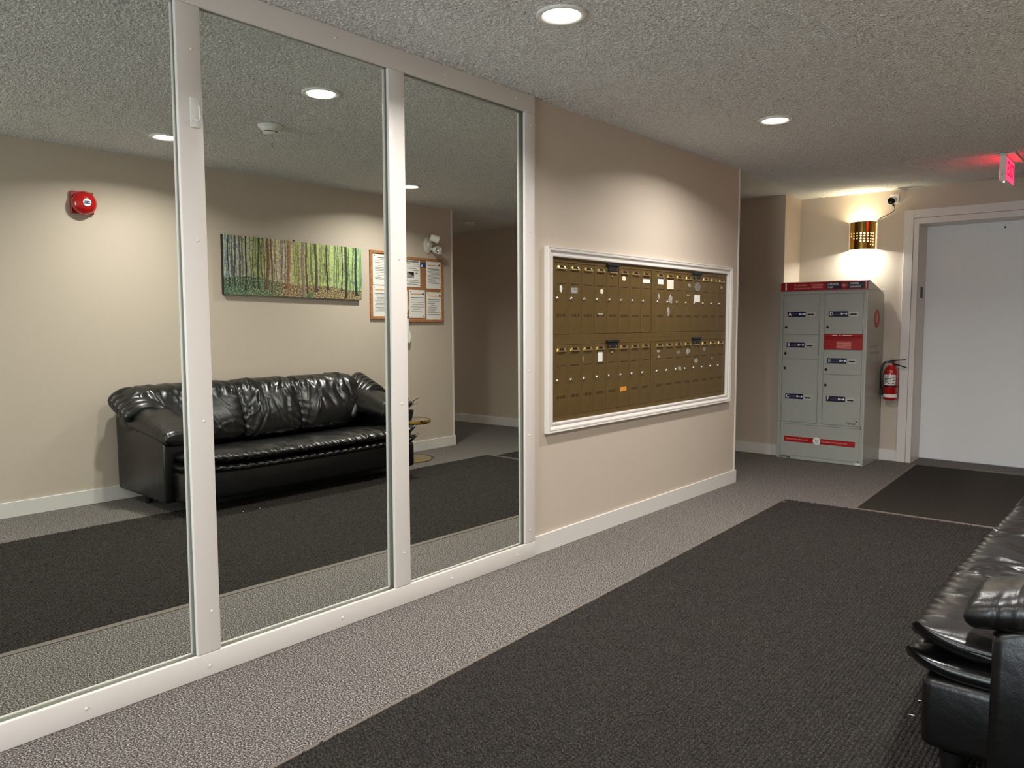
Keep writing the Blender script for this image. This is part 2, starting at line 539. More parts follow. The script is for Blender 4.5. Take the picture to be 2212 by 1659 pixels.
floor_mat('entrance_mat', 'long charcoal waffle-textured mat in front of the mirrors and sofa',
          ((0.775, -0.75), (2.46, -0.75), (2.365, 5.43), (0.528, 5.372)), 0.022, 0.0105, 'mat_pile', (0.0138, 0.0158))
floor_mat('door_mat', 'dark brown flat ribbed mat leading to the white door',
          ((0.985, 5.40), (2.30, 5.44), (2.20, 7.47), (0.885, 7.44)), 0.03, 0.006, 'mat_flat')
for k, (x, y, a) in enumerate(((0.575, 5.27, 0.4), (2.02, 2.63, 0.1), (2.02, 2.75, 1.0))):
    b = B(); prism(b, [Vector((x + 0.010 * math.cos(a + q), y + 0.005 * math.sin(a + 1.3 * q), 0.0105)) for q in (0, 1.4, 2.9, 4.4)], (0, 0, 0.001))
    tag(obj('paper_scrap', b, 'paper'), ('tiny white paper scrap at the far left corner of the waffle mat', 'tiny white paper scrap on the waffle mat nearer the sofa front', 'tiny white fleck on the waffle mat under the sofa front edge')[k], 'scrap')

# ------------------------------------------------------------------ mirror wall
t = thing('mirror_wall', 'tall three-pane mirror in a white painted frame reaching floor to ceiling', 'mirror', (0, 1.8, 0))
FX = 0.024      # frame front
FB = 0.009      # frame back
GLASS = {'L': (0.44, 1.273, -0.0025, -0.0029, 1.0), 'M': (1.36, 2.19, -0.0001, -0.0031, 1.9), 'R': (2.281, 3.093, 0.0062, 0.0021, 2.8)}
for k, (ya, yb, a_, b_, yc) in GLASS.items():
    ya -= 0.03; yb += 0.03; za, zb = 0.04, 2.40
    bm = B()
    f = lambda y, z: -(a_ * (y - yc) + b_ * (z - 1.2))
    front = [(f(y, z), y, z) for y, z in ((ya, za), (yb, za), (yb, zb), (ya, zb))]
    prism(bm, [(p[0] - 0.005, p[1], p[2]) for p in front], (0.005, 0, 0))
    obj('mirror_pane', bm, 'mirror', t)
def rail(name, y0, y1, z0, z1, xf=FX, r=0.004):
    b = B(); box(b, FB, xf, y0, y1, z0, z1, r, 3)
    return obj(name, b, 'white_paint', t, 40)
sill = rail('sill_rail', 0.352, 3.177, 0.0, 0.087)
head = rail('head_rail', 0.352, 3.177, 2.345, 2.438)
stiles = [rail('stile', 0.352, 0.44, 0.0872, 2.3448), rail('stile', 1.273, 1.362, 0.0872, 2.3448, FX + 0.001),
          rail('stile', 2.19, 2.281, 0.0872, 2.3448, FX + 0.001), rail('stile', 3.093, 3.177, 0.0872, 2.3448)]
def screw(parent, y, z):
    b = B(); lathe(b, [(0.0048, 0), (0.0046, 0.0014), (0.0034, 0.0027), (0.0015, 0.0034), (0, 0.0035)], (FX + 0.0006, y, z), (1, 0, 0), 12)
    obj('screw_cap', b, 'plastic_white', parent, True)
for y, z in ((1.327, 2.197), (1.326, 1.554), (1.325, 0.925), (1.33, 0.237)): screw(stiles[1], y, z)
for y, z in ((2.234, 2.192), (2.237, 1.545), (2.241, 0.912), (2.242, 0.239)): screw(stiles[2], y, z)
for y, z in ((3.139, 2.282), (3.135, 1.739), (3.13, 1.014), (3.129, 0.671), (3.132, 0.157)): screw(stiles[3], y, z)
for y, z in ((1.923, 2.393), (2.529, 2.394), (3.026, 2.395)): screw(head, y, z)
for y, z in ((1.316, 0.039), (2.543, 0.044), (3.024, 0.045), (1.90, 0.042), (0.9, 0.042)): screw(sill, y, z)
# adhesive hook on the stile
h = thing('adhesive_hook', 'white plastic adhesive hook stuck high on the left mirror stile', 'hook', (FX, 1.331, 1.94))
b = B(); box(b, FX + 0.0012, FX + 0.006, 1.314, 1.348, 1.936, 2.036, 0.0022, 2); obj('back_plate', b, 'plastic_white', h, 40)
b = B(); tube(b, smooth_path([(FX + 0.006, 1.345, 2.012), (FX + 0.010, 1.345, 1.985), (FX + 0.017, 1.342, 1.965), (FX + 0.020, 1.332, 1.957), (FX + 0.017, 1.323, 1.962)], 6), 0.0035, 8)
obj('hook_loop', b, 'plastic_white', h, True)

# ------------------------------------------------------------------ mailboxes
# molded white surround: profile swept around the opening
def molding(name, y0, y1, z0, z1, prof, m, parent):
    """prof: list of (outward offset, x) ; four mitred sides"""
    cs = [(y0, z0), (y1, z0), (y1, z1), (y0, z1)]
    sg = [(-1, -1), (1, -1), (1, 1), (-1, 1)]
    nm = ('bottom_molding', 'right_molding', 'top_molding', 'left_molding')
    for k in range(4):
        b = B(); k2 = (k + 1) % 4
        A = [b.verts.new((x, cs[k][0] + sg[k][0] * o, cs[k][1] + sg[k][1] * o)) for o, x in prof]
        C = [b.verts.new((x, cs[k2][0] + sg[k2][0] * o, cs[k2][1] + sg[k2][1] * o)) for o, x in prof]
        n = len(prof)
        for i in range(n):
            b.faces.new((A[i], A[(i + 1) % n], C[(i + 1) % n], C[i]))
        b.faces.new(A); b.faces.new(C[::-1])
        obj(nm[k], b, m, parent)
t = thing('mailbox_surround', 'white molded picture-frame surround around the mailboxes', 'frame', (0, 4.42, 0.66))
prof = [(0, 0.0005), (0, 0.017), (0.004, 0.021), (0.012, 0.021), (0.016, 0.017), (0.021, 0.0175), (0.029, 0.023), (0.033, 0.028), (0.041, 0.029), (0.045, 0.025), (0.047, 0.029), (0.053, 0.030), (0.055, 0.027), (0.055, 0.0005)]
molding('m', MB_Y0, MB_Y1, MB_Z0, MB_Z1, prof, 'white_paint', t)

DW = 0.1263; DH = 0.396
def door_meshes():
    M = {}
    def mk(name, bm, m, smooth=False):
        me = bpy.data.meshes.new(name); bmesh.ops.recalc_face_normals(bm, faces=bm.faces); bm.to_mesh(me); bm.free()
        me.materials.append(MATS[m])
        if smooth: me.polygons.foreach_set('use_smooth', [True] * len(me.polygons))
        M[name] = me
    b = B(); box(b, -0.006, 0.004, 0, DW, 0, DH, 0.0012, 1); mk('mailbox_door', b, 'bronze')
    # brass card holder: back plate, sloping lip and two cheeks
    b = B()
    y0, y1, zt, zb = 0.022, 0.104, DH - 0.016, DH - 0.036
    box(b, 0.004, 0.0046, y0, y1, zb, zt + 0.002)
    prism(b, [(0.0045, y0, zb), (0.014, y0 + 0.002, zb + 0.001), (0.0125, y0 + 0.002, zb + 0.008), (0.0045, y0 + 0.004, zb + 0.007)], (0, y1 - y0 - 0.003, 0))
    for ya, s in ((y0, 1), (y1, -1)):
        prism(b, [(0.0045, ya, zb), (0.013, ya, zb + 0.002), (0.006, ya + s * 0.010, zt), (0.0045, ya + s * 0.010, zt)], (0, s * 0.012, 0))
    mk('card_holder', b, 'brass_dull')
    b = B(); box(b, 0.0046, 0.0056, 0.040, 0.090, DH - 0.030, DH - 0.015); mk('card_window', b, 'bronze_dark')
    b = B(); box(b, 0.0040, 0.0043, 0.024, 0.104, DH - 0.1165, DH - 0.1125); mk('slot', b, 'bronze_dark')
    b = B(); lathe(b, [(0.0105, 0), (0.0105, 0.003), (0.008, 0.0075), (0.0055, 0.009), (0, 0.009)], (0.004, 0.0235, DH - 0.196), (1, 0, 0), 16); mk('lock', b, 'chrome', True)
    b = B()
    for k in range(6):
        y = 0.028 + k * 0.0135
        zz = DH - 0.298
        w = 0.0022 if k % 2 else 0.0038
        prism(b, [(0.0041, y - w, zz), (0.0041, y + w, zz), (0.0041, y + (0.0060 - w), zz + 0.016), (0.0041, y - (0.0060 - w), zz + 0.016)], (0.0002, 0, 0))
    mk('vent', b, 'bronze_dark')
    return M
DM = door_meshes()
def sticker(name, m, parent, y0, y1, z0, z1, rag=0.0):
    b = B(); n = 12; pts = []
    if rag == 0:
        pts = [(0.0043, y0, z0), (0.0043, y1, z0), (0.0043, y1, z1), (0.0043, y0, z1)]
    else:
        cy, cz = (y0 + y1) / 2, (z0 + z1) / 2
        for k in range(n):
            a = 2 * PI * k / n; s = 1 - rag * random.random()
            pts.append((0.0043, cy + (y1 - y0) / 2 * math.cos(a) * s, cz + (z1 - z0) / 2 * math.sin(a) * s))
    prism(b, pts, (0.0004, 0, 0))
    o = obj(name, b, m, None); COL.objects.unlink(o); COL.objects.link(o)
    o.parent = parent; o.location = (0, 0, 0)
    return o
STK = {  # unit -> door -> list of (kind, material, y0, y1, z0, z1, rag) in door coordinates, z from the door top
 0: {0: [('torn_label', 'paper', 0.045, 0.075, -0.165, -0.118, 0.5)], 1: [('label_sticker', 'sticker_grey', 0.022, 0.088, -0.165, -0.133, 0)],
     3: [('label_sticker', 'cream_paper', 0.055, 0.092, -0.162, -0.130, 0.15), ('label_sticker', 'sticker_grey', 0.035, 0.085, -0.285, -0.275, 0)],
     5: [('label_sticker', 'cream_paper', 0.034, 0.082, -0.075, -0.045, 0.15)], 7: [('label_sticker', 'paper', 0.020, 0.110, -0.078, -0.054, 0)]},
 1: {0: [('label_sticker', 'white_print', 0.030, 0.100, -0.080, -0.046, 0), ('torn_label', 'sticker_grey', 0.025, 0.060, -0.185, -0.130, 0.6), ('torn_label', 'sticker_dark', 0.02, 0.12, -0.045, -0.036, 0)],
     1: [('label_sticker', 'cream_paper', 0.022, 0.110, -0.108, -0.046, 0), ('torn_label', 'sticker_grey', 0.03, 0.11, -0.225, -0.128, 0.55), ('torn_label', 'sticker_grey', 0.022, 0.062, -0.300, -0.205, 0.55)],
     3: [('torn_label', 'sticker_grey', 0.05, 0.100, -0.095, -0.055, 0.6), ('torn_label', 'sticker_grey', 0.03, 0.09, -0.150, -0.135, 0.5)],
     4: [('label_sticker', 'sticker_dark', 0.02, 0.118, -0.115, -0.045, 0.1), ('label_sticker', 'white_print', 0.022, 0.108, -0.188, -0.138, 0)],
     7: [('torn_label', 'sticker_grey', 0.045, 0.090, -0.085, -0.060, 0.3)]},
 2: {2: [('torn_label', 'sticker_grey', 0.010, 0.020, -0.100, -0.065, 0.5)], 3: [('label_sticker', 'white_print', 0.038, 0.085, -0.105, -0.047, 0)],
     5: [('label_sticker', 'orange_print', 0.025, 0.095, -0.300, -0.272, 0)]},
 3: {0: [('torn_label', 'sticker_grey', 0.02, 0.07, -0.080, -0.045, 0.7), ('torn_label', 'sticker_grey', 0.04, 0.065, -0.112, -0.085, 0.6)],
     2: [('torn_label', 'sticker_dark', 0.02, 0.11, -0.095, -0.055, 0.7), ('torn_label', 'sticker_grey', 0.045, 0.118, -0.215, -0.170, 0.5)],
     3: [('torn_label', 'sticker_grey', 0.03, 0.11, -0.100, -0.050, 0.4)], 4: [('label_sticker', 'sticker_grey', 0.035, 0.095, -0.165, -0.130, 0.1)],
     5: [('torn_label', 'sticker_dark', 0.03, 0.09, -0.085, -0.050, 0.3)], 6: [('torn_label', 'sticker_dark', 0.03, 0.08, -0.150, -0.125, 0.3)]},
}
UL = ('bronze bank of eight mailboxes, upper left of the four, nearest the mirror', 'bronze bank of eight mailboxes, upper right of the four, with white labels',
      'bronze bank of eight mailboxes, lower left of the four, with an orange sticker', 'bronze bank of eight mailboxes, lower right of the four, with torn grey labels')
for u in range(4):
    cI, rI = u % 2, u // 2
    ya, yb = ((MB_Y0 + 0.0005, 4.4215), (4.4225, MB_Y1 - 0.0005))[cI]
    za, zb = ((1.1702, MB_Z1 - 0.0005), (MB_Z0 + 0.0005, 1.1698))[rI]
    dz = (1.2015, 0.744)[rI]; dy0 = (3.3675, 4.4500)[cI]; st = (0.1290, 0.1284)[cI]
    U = thing('mailbox_unit', UL[u], 'mailboxes', (0, ya, za), 'banks of apartment mailboxes')
    b = B()
    ye = dy0 + 8 * st
    box(b, -0.14, -0.0065, ya, yb, za, zb)
    box(b, -0.0065, 0.004, ya, yb, dz + DH + 0.002, zb, 0.0008, 1)
    box(b, -0.0065, 0.004, ya, yb, za, dz - 0.002, 0.0008, 1)
    if dy0 - ya > 0.003: box(b, -0.0065, 0.004, ya, dy0 - 0.0025, dz - 0.002, dz + DH + 0.002)
    if yb - ye > 0.002: box(b, -0.0065, 0.004, ye + 0.001, yb, dz - 0.002, dz + DH + 0.002)
    obj('cabinet', b, 'bronze', U)
    for k in range(8):
        o = bpy.data.objects.new('door', DM['mailbox_door']); COL.objects.link(o)
        o.parent = U; o.location = Vector((0.0005 * random.random(), dy0 + k * st, dz)) - WL[U.name]
        for nm in ('card_holder', 'card_window', 'slot', 'lock', 'vent'):
            s = bpy.data.objects.new(nm, DM[nm]); COL.objects.link(s); s.parent = o
        for (nm, m, a0, a1, c0, c1, rg) in STK.get(u, {}).get(k, []):
            sticker(nm, m, o, a0, a1, DH + c0, DH + c1, rg)
        # thin bright edge between neighbouring doors
    # black hasp over the fifth door
    yk = dy0 + 4 * st
    b = B(); box(b, 0.004, 0.016, yk - 0.002, yk + 0.125, dz + DH + 0.006, dz + DH + 0.022, 0.003, 2)
    box(b, 0.004, 0.012, yk + 0.010, yk + 0.115, dz + DH - 0.026, dz + DH + 0.006, 0.002, 1)
    tube(b, [(0.010, yk - 0.010, dz + DH + 0.014), (0.010, yk + 0.03, dz + DH + 0.014)], 0.008, 10)
    hs = obj('hasp', b, 'dark_grey', U)
    for yy in (0.026, 0.098):
        b = B(); lathe(b, [(0.004, 0), (0.003, 0.002), (0, 0.0025)], (0.012, yk + yy, dz + DH - 0.014), (1, 0, 0), 10)
        obj('rivet', b, 'chrome', hs)
    b = B(); lathe(b, [(0.007, 0), (0.007, 0.004), (0.003, 0.006), (0, 0.006)], (0.0045, yk + 0.055, dz + DH - 0.055), (1, 0, 0), 14)
    obj('master_lock', b, 'chrome', U)

# ------------------------------------------------------------------ recessed ceiling lights
def ceiling_light(x, y, label, watts=LAMP_W):
    t = thing('recessed_ceiling_light', label, 'ceiling light', (x, y, H), 'recessed ceiling lights')
    b = B(); lathe(b, [(0.096, 0.004), (0.097, 0.010), (0.090, 0.0135), (0.076, 0.0125), (0.068, 0.004)], (x, y, H), (0, 0, -1), 40)
    obj('trim_ring', b, 'plastic_white', t, True)
    b = B(); lathe(b, [(0, 0.0085), (0.05, 0.0085), (0.0705, 0.0065)], (x, y, H), (0, 0, -1), 40)
    obj('lens', b, 'lens_led', t, True, label='glowing white lens')
    L = bpy.data.lights.new('led', 'AREA'); L.shape = 'DISK'; L.size = 0.13; L.energy = watts; L.color = LAMP_COL; L.spread = LAMP_SPREAD
    o = bpy.data.objects.new('led', L); COL.objects.link(o); o.location = (x, y, H - 0.016)
    return t
ceiling_light(0.772, 2.415, 'recessed ceiling light above the mirrors, at the top edge of the photo')
ceiling_light(0.778, 4.455, 'recessed ceiling light above the mailboxes')
ceiling_light(2.335, 2.33, 'recessed ceiling light seen in the left mirror above the red bell')
ceiling_light(2.375, 4.50, 'recessed ceiling light seen in the right mirror beside the stile')
ceiling_light(0.775, 0.20, 'recessed ceiling light out of view beside the photographer, mirror side', LAMP_W * 0.7)
ceiling_light(2.34, 0.10, 'recessed ceiling light out of view above the photographer, sofa side', LAMP_W * 0.7)
ceiling_light(6.10, 6.45, 'recessed ceiling light out of view down the right corridor', LAMP_W * 0.5)

# smoke detectors
def smoke(x, y, label, r=0.072):
    t = thing('smoke_detector', label, 'smoke detector', (x, y, H))
    b = B(); lathe(b, [(r, 0.004), (r * 1.02, 0.012), (r * 0.86, 0.020), (r * 0.62, 0.040), (r * 0.60, 0.041)], (x, y, H), (0, 0, -1), 36); obj('housing', b, 'plastic_white', t, 35)
    b = B(); lathe(b, [(r * 0.57, 0.040), (r * 0.57, 0.046)], (x, y, H), (0, 0, -1), 36); obj('sensor_slot', b, 'black', t)
    b = B(); lathe(b, [(r * 0.60, 0.046), (r * 0.60, 0.049), (r * 0.5, 0.054), (0, 0.055)], (x, y, H), (0, 0, -1), 36); obj('cap', b, 'plastic_white', t, 35)
smoke(1.565, 2.615, 'white conical smoke detector seen in the middle mirror')
smoke(3.56, 6.50, 'smoke detector on the dark corridor ceiling seen in the right mirror')

# ------------------------------------------------------------------ exit sign
t = thing('exit_sign', 'white ceiling-mounted exit sign with glowing red faces', 'exit sign', (1.62, 6.57, H))
b = B(); box(b, 1.585, 1.695, 6.38, 6.80, H - 0.014, H - 0.006, 0.002, 1); obj('canopy', b, 'plastic_white', t)
b = B(); box(b, 1.602, 1.640, 6.415, 6.745, 2.252, H - 0.014, 0.003, 2); obj('housing', b, 'plastic_white', t)
for s, xf in ((1, 1.6402), (-1, 1.6018)):
    b = B(); box(b, min(xf, xf + s * 0.003), max(xf, xf + s * 0.003), 6.425, 6.735, 2.262, 2.412, 0.001, 1)
    f = obj('red_face', b, 'exit_red', t)
    text('exit_lettering', 'EXIT', 0.135, (xf + s * 0.0036, 6.58, 2.337), FACE_PX if s > 0 else FACE_MX, 'exit_red_deep', t, 'CENTER', 0.003)
b = B(); lathe(b, [(0.006, 0), (0.005, 0.004), (0, 0.006)], (1.622, 6.47, 2.252), (0, 0, -1), 12); obj('test_lamp', b, 'led_amber', t)
b = B(); box(b, 1.614, 1.632, 6.4144, 6.415, 2.300, 2.302); lathe(b, [(0.0028, 0), (0, 0.0004)], (1.618, 6.415, 2.290), (0, -1, 0), 10); obj('end_marking', b, 'ink', t)

# ------------------------------------------------------------------ sconce
t = thing('wall_sconce', 'polished brass half-round wall sconce with pierced dots above the parcel locker', 'wall lamp', (0.375, YB, 2.05))
SX, SR, SZ0, SZ1 = 0.375, 0.112, 1.923, 2.172
nu, nv = 150, 110
th = np.linspace(PI, 2 * PI, nu); zz = np.linspace(SZ0, SZ1, nv)
holes = []
cols = [(0.10, 1), (0.18, 2), (0.27, 2), (0.36, 3), (0.45, 3), (0.54, 4), (0.63, 4), (0.71, 4), (0.79, 5), (0.87, 5)]
for j, (f, n) in enumerate(cols):
    r = 0.0045 + 0.0025 * j / 9
    for k in range(n):
        holes.append((f, 2.066 - k * (0.020 + 0.002 * j / 9) * (1 + 0.02 * j), r))
keep = []
arc = PI * SR
for i in range(nu - 1):
    for j in range(nv - 1):
        s = (th[i] + th[i + 1]) / 2; z = (zz[j] + zz[j + 1]) / 2
        if any((((s - PI) / PI - f) * arc) ** 2 + (z - hz) ** 2 < r * r for f, hz, r in holes): continue
        keep.append((i * nv + j, (i + 1) * nv + j, (i + 1) * nv + j + 1, i * nv + j + 1))
T, Z = np.meshgrid(th, zz, indexing='ij')
V = np.stack([SX + SR * np.cos(T), YB - 0.004 + SR * np.sin(T), Z], -1)
mesh_np('pierced_shade', V, np.array(keep), 'brass', t, True)
b = B(); box(b, SX - 0.06, SX + 0.06, YB - 0.006, YB, SZ0 + 0.03, SZ1 - 0.03); obj('back_plate', b, 'brass_dull', t)
b = B(); cyl(b, (SX, YB - 0.052, SZ0 + 0.03), (SX, YB - 0.052, SZ1 - 0.05), 0.024, n=20); obj('bulb', b, 'bulb', t, 40)
for z, e, col, d in ((SZ0 + 0.02, SCONCE_W, (0.98, 0.98, 0.90), 0), (SZ1 - 0.04, SCONCE_W * 0.28, (1.0, 0.90, 0.60), PI)):
    L = bpy.data.lights.new('sconce_bulb', 'AREA'); L.shape = 'DISK'; L.size = 0.06; L.energy = e; L.color = col
    o = bpy.data.objects.new('sconce_bulb', L); COL.objects.link(o); o.location = (SX, YB - 0.058, z); o.rotation_euler = (d, 0, 0)

# ------------------------------------------------------------------ security camera
t = thing('security_camera', 'small white security camera with black lens above the sconce', 'camera', (0.64, YB, 2.36))
b = B(); box(b, 0.600, 0.672, YB - 0.012, YB, 2.318, 2.398, 0.006, 2); obj('wall_plate', b, 'plastic_white', t, 40)
b = B(); cyl(b, (0.636, YB - 0.012, 2.362), (0.628, YB - 0.045, 2.352), 0.013); obj('arm', b, 'plastic_white', t, 40)
dv = Vector((0.05, -0.95, -0.30)).normalized(); p0 = Vector((0.628, YB - 0.036, 2.350))
b = B(); lathe(b, [(0, 0), (0.026, 0.0), (0.034, 0.008), (0.036, 0.05), (0.035, 0.066), (0.031, 0.068)], p0, dv, 32); obj('housing', b, 'plastic_white', t, 40)
b = B(); lathe(b, [(0.031, 0.066), (0.029, 0.064), (0, 0.062)], p0, dv, 32); obj('lens', b, 'black_gloss', t, True, label='black lens')
b = B(); tube(b, smooth_path([(0.637, YB - 0.05, 2.318), (0.640, YB - 0.028, 2.285), (0.638, YB - 0.012, 2.262), (0.600, YB - 0.006, 2.232), (0.545, YB - 0.006, 2.210), (0.505, YB - 0.006, 2.188), (0.488, YB - 0.006, 2.160)], 6), 0.0028, 8); obj('cable', b, 'black', t, True, label='thin black cable')
b = B(); box(b, 0.630, 0.645, YB - 0.062, YB - 0.040, 2.29, 2.322, 0.003, 1); obj('cable_plug', b, 'black', t)

# ------------------------------------------------------------------ parcel locker
KX0, KX1, KY, KB = -0.187, 0.580, 7.025, YB - 0.014
t = thing('parcel_locker', 'grey metal parcel locker with six lettered doors and red header', 'parcel locker', ((KX0 + KX1) / 2, KY, 0))
# body: side profile extruded (front at KY, top slopes back)
pf = [(KY + 0.012, 0.003), (KB, 0.003), (KB, 1.50), (KB - 0.03, 1.525), (KY + 0.22, 1.585), (KY + 0.02, 1.628), (KY + 0.006, 1.622), (KY + 0.006, 1.543), (KY + 0.012, 1.540)]
b = B(); prism(b, [(KX0, y, z) for y, z in pf], (KX1 - KX0, 0, 0)); body = obj('body', b, 'locker_grey', t)
b = B(); box(b, KX0 - 0.001, KX1 + 0.001, KY + 0.010, KB + 0.0005, 1.541, 1.5435); obj('header_seam', b, 'dark_grey', t)
def lbox(name, x0, x1, z0, z1, yf, m, parent=t, r=0.0015, yb=KY + 0.0125):
    b = B(); box(b, x0, x1, yf, yb, z0, z1, r, 1); return obj(name, b, m, parent)
# frame rails
lbox('left_post', KX0, -0.157, 0.003, 1.540, KY, 'locker_grey')
lbox('right_post', 0.547, KX1, 0.003, 1.540, KY, 'locker_grey')
lbox('center_post', 0.176, 0.214, 0.345, 1.516, KY, 'locker_grey')
lbox('top_rail', -0.1565, 0.5465, 1.516, 1.540, KY + 0.001, 'locker_grey')
lbox('middle_rail', -0.1565, 0.5465, 0.330, 0.345, KY + 0.002, 'locker_grey')
lbox('bottom_rail', -0.1565, 0.5465, 0.003, 0.033, KY, 'locker_grey')
for x in (0.1715, 0.2175): lbox('post_bead', x - 0.002, x + 0.002, 0.352, 1.514, KY - 0.002, 'locker_trim', r=0.0008)
lbox('post_bead', 0.5475, 0.5515, 0.352, 1.514, KY - 0.002, 'locker_trim', r=0.0008)
lbox('post_bead', -0.1615, -0.1575, 0.352, 1.514, KY - 0.002, 'locker_trim', r=0.0008)
lbox('post_bead', 0.570, 0.578, 0.03, 1.538, KY - 0.0015, 'locker_trim', r=0.002)
hd = lbox('header_panel', KX0 + 0.004, KX1 - 0.004, 1.5465, 1.622, KY + 0.003, 'red_print', yb=KY + 0.0058)
yt = KY + 0.0024
text('numeral', '1', 0.088, (-0.158, yt, 1.583), FACE_MY, 'white_print', hd, bold=0.0022)
text('lettering', 'Parcel locker', 0.029, (-0.063, yt, 1.597), FACE_MY, 'pink_print', hd, bold=0.0003, sx=0.78)
text('lettering', 'Armoire à colis', 0.029, (-0.063, yt, 1.569), FACE_MY, 'pink_print', hd, bold=0.0003, sx=0.80)
for z, x1_ in ((1.600, 0.196), (1.585, 0.192), (1.570, 0.196)):
    b = B(); box(b, 0.094, x1_, yt - 0.0001, yt + 0.0003, z - 0.0024, z + 0.0024); obj('fine_print', b, 'pink_print', hd)
b = B(); box(b, 0.226, 0.546, yt, KY + 0.0029, 1.556, 1.612); nb = obj('logo_band', b, 'navy', hd)
b = B(); box(b, 0.226, 0.546, yt - 0.0003, yt, 1.5835, 1.5855); obj('band_line', b, 'sticker_grey', hd)
for s, x, z in (('CANADA', 0.238, 1.599), ('POST', 0.238, 1.570), ('POSTES', 0.424, 1.599), ('CANADA', 0.424, 1.570)):
    text('lettering', s, 0.0205, (x, yt - 0.0003, z), FACE_MY, 'white_print', hd, bold=0.0006, sx=1.08 if s != 'POST' else 1.0)
def disc(bm, c, r, d, th_, n=28):
    return lathe(bm, [(0, 0), (r, 0), (r, th_), (0, th_)], c, d, n)
b = B(); disc(b, (0.382, yt, 1.585), 0.031, (0, -1, 0), 0.0007); obj('logo_disc', b, 'red_print', hd)
b = B(); prism(b, [(0.360, yt - 0.0008, 1.600), (0.408, yt - 0.0008, 1.586), (0.360, yt - 0.0008, 1.570), (0.372, yt - 0.0008, 1.585)], (0, -0.0003, 0)); obj('logo_wing', b, 'pink_print', hd)
b = B(); box(b, 0.557, 0.562, yt - 0.0003, yt + 0.0003, 1.556, 1.612); obj('side_print', b, 'white_print', hd)
# doors
def locker_door(name, x0, x1, z0, z1, letter, plate, slot, lock):
    d_ = lbox(name, x0 + 0.002, x1 - 0.002, z0 + 0.002, z1 - 0.002, KY + 0.004, 'locker_grey')
    yy = KY + 0.004
    if letter:
        px0, px1, pz0, pz1 = plate
        lbox('letter_plate', px0, px1, pz0, pz1, yy - 0.0012, 'navy', d_, 0.0004, yy)
        text('letter', letter, 0.046, (px0 + 0.007, yy - 0.0015, (pz0 + pz1) / 2), FACE_MY, 'white_print', d_, bold=0.0008, sx=0.95)
        for q in (0.006, -0.007):
            b = B(); box(b, px0 + 0.040, px0 + 0.096, yy - 0.0016, yy - 0.0012, (pz0 + pz1) / 2 + q - 0.0025, (pz0 + pz1) / 2 + q + 0.0025); obj('fine_print', b, 'grey_print', d_)
        zc = (pz0 + pz1) / 2 + 0.001
        b = B(); disc(b, (px0 + 0.112, yy - 0.0012, zc), 0.010, (0, -1, 0), 0.0005, 18); box(b, px0 + 0.112, px0 + 0.137, yy - 0.0017, yy - 0.0012, zc - 0.003, zc + 0.003)
        disc(b, (px0 + 0.150, yy - 0.0012, zc), 0.0095, (0, -1, 0), 0.0005, 6); obj('key_symbol', b, 'white_print', d_)
        sx0, sx1, sz0, sz1 = slot
        lbox('slot_plate', sx0, sx1, sz0, sz1, yy - 0.005, 'locker_trim', d_, 0.0015, yy)
        lbox('key_slot', sx0 + 0.010, sx1 - 0.014, (sz0 + sz1) / 2 - 0.008, (sz0 + sz1) / 2 + 0.004, yy - 0.0056, 'black', d_, 0.0003, yy - 0.005)
    b = B(); lathe(b, [(0.0125, 0), (0.0125, 0.003), (0.010, 0.006), (0, 0.006)], (lock[0], yy, lock[1]), (0, -1, 0), 18); lk = obj('lock', b, 'dark_grey', d_)
    return d_
locker_door('door', -0.155, 0.170, 1.151, 1.514, 'A', (-0.115, 0.047, 1.311, 1.360), (0.058, 0.138, 1.312, 1.357), (-0.126, 1.218))
locker_door('door', -0.155, 0.170, 0.929, 1.150, 'B', (-0.118, 0.046, 1.033, 1.079), (0.056, 0.136, 1.032, 1.077), (-0.128, 0.978))
locker_door('door', -0.155, 0.170, 0.347, 0.928, 'C', (-0.119, 0.044, 0.561, 0.608), (0.053, 0.132, 0.556, 0.604), (-0.129, 0.842))
locker_door('door', 0.219, 0.546, 1.157, 1.514, 'D', (0.253, 0.417, 1.311, 1.360), (0.427, 0.505, 1.310, 1.357), (0.246, 1.219))
locker_door('door', 0.219, 0.546, 0.798, 1.012, 'E', (0.253, 0.417, 0.898, 0.945), (0.427, 0.503, 0.897, 0.943), (0.243, 0.841))
fd = locker_door('door', 0.219, 0.546, 0.347, 0.797, 'F', (0.251, 0.415, 0.558, 0.606), (0.425, 0.502, 0.556, 0.600), (0.241, 0.702))
text('lettering', 'Canada', 0.030, (0.433, KY + 0.0036, 0.372), FACE_MY, 'ink', fd, bold=0.0004, sx=0.82)
b = B(); box(b, 0.508, 0.511, KY + 0.0036, KY + 0.004, 0.383, 0.398); box(b, 0.511, 0.522, KY + 0.0036, KY + 0.004, 0.390, 0.398); obj('flag_mark', b, 'ink', fd)
rd = lbox('mail_slot', 0.219, 0.549, 1.022, 1.134, KY - 0.006, 'red_print', r=0.003)
lbox('mail_slot_lip', 0.219, 0.549, 1.134, 1.158, KY - 0.012, 'red_print', rd, 0.003)
lbox('slot_ridge', 0.225, 0.545, 1.110, 1.118, KY - 0.009, 'red_metal', rd, 0.001, KY - 0.006)
lbox('fine_print', 0.330, 0.455, 1.066, 1.096, KY - 0.0064, 'pink_print', rd, 0.0001, KY - 0.006)
lbox('fine_print', 0.330, 0.455, 1.034, 1.062, KY - 0.0064, 'pink_print', rd, 0.0001, KY - 0.006)
for q in range(6):
    lbox('print_gap', 0.329, 0.456, 1.039 + q * 0.0105, 1.043 + q * 0.0105, KY - 0.0067, 'red_print', rd, 0.0001, KY - 0.0064)
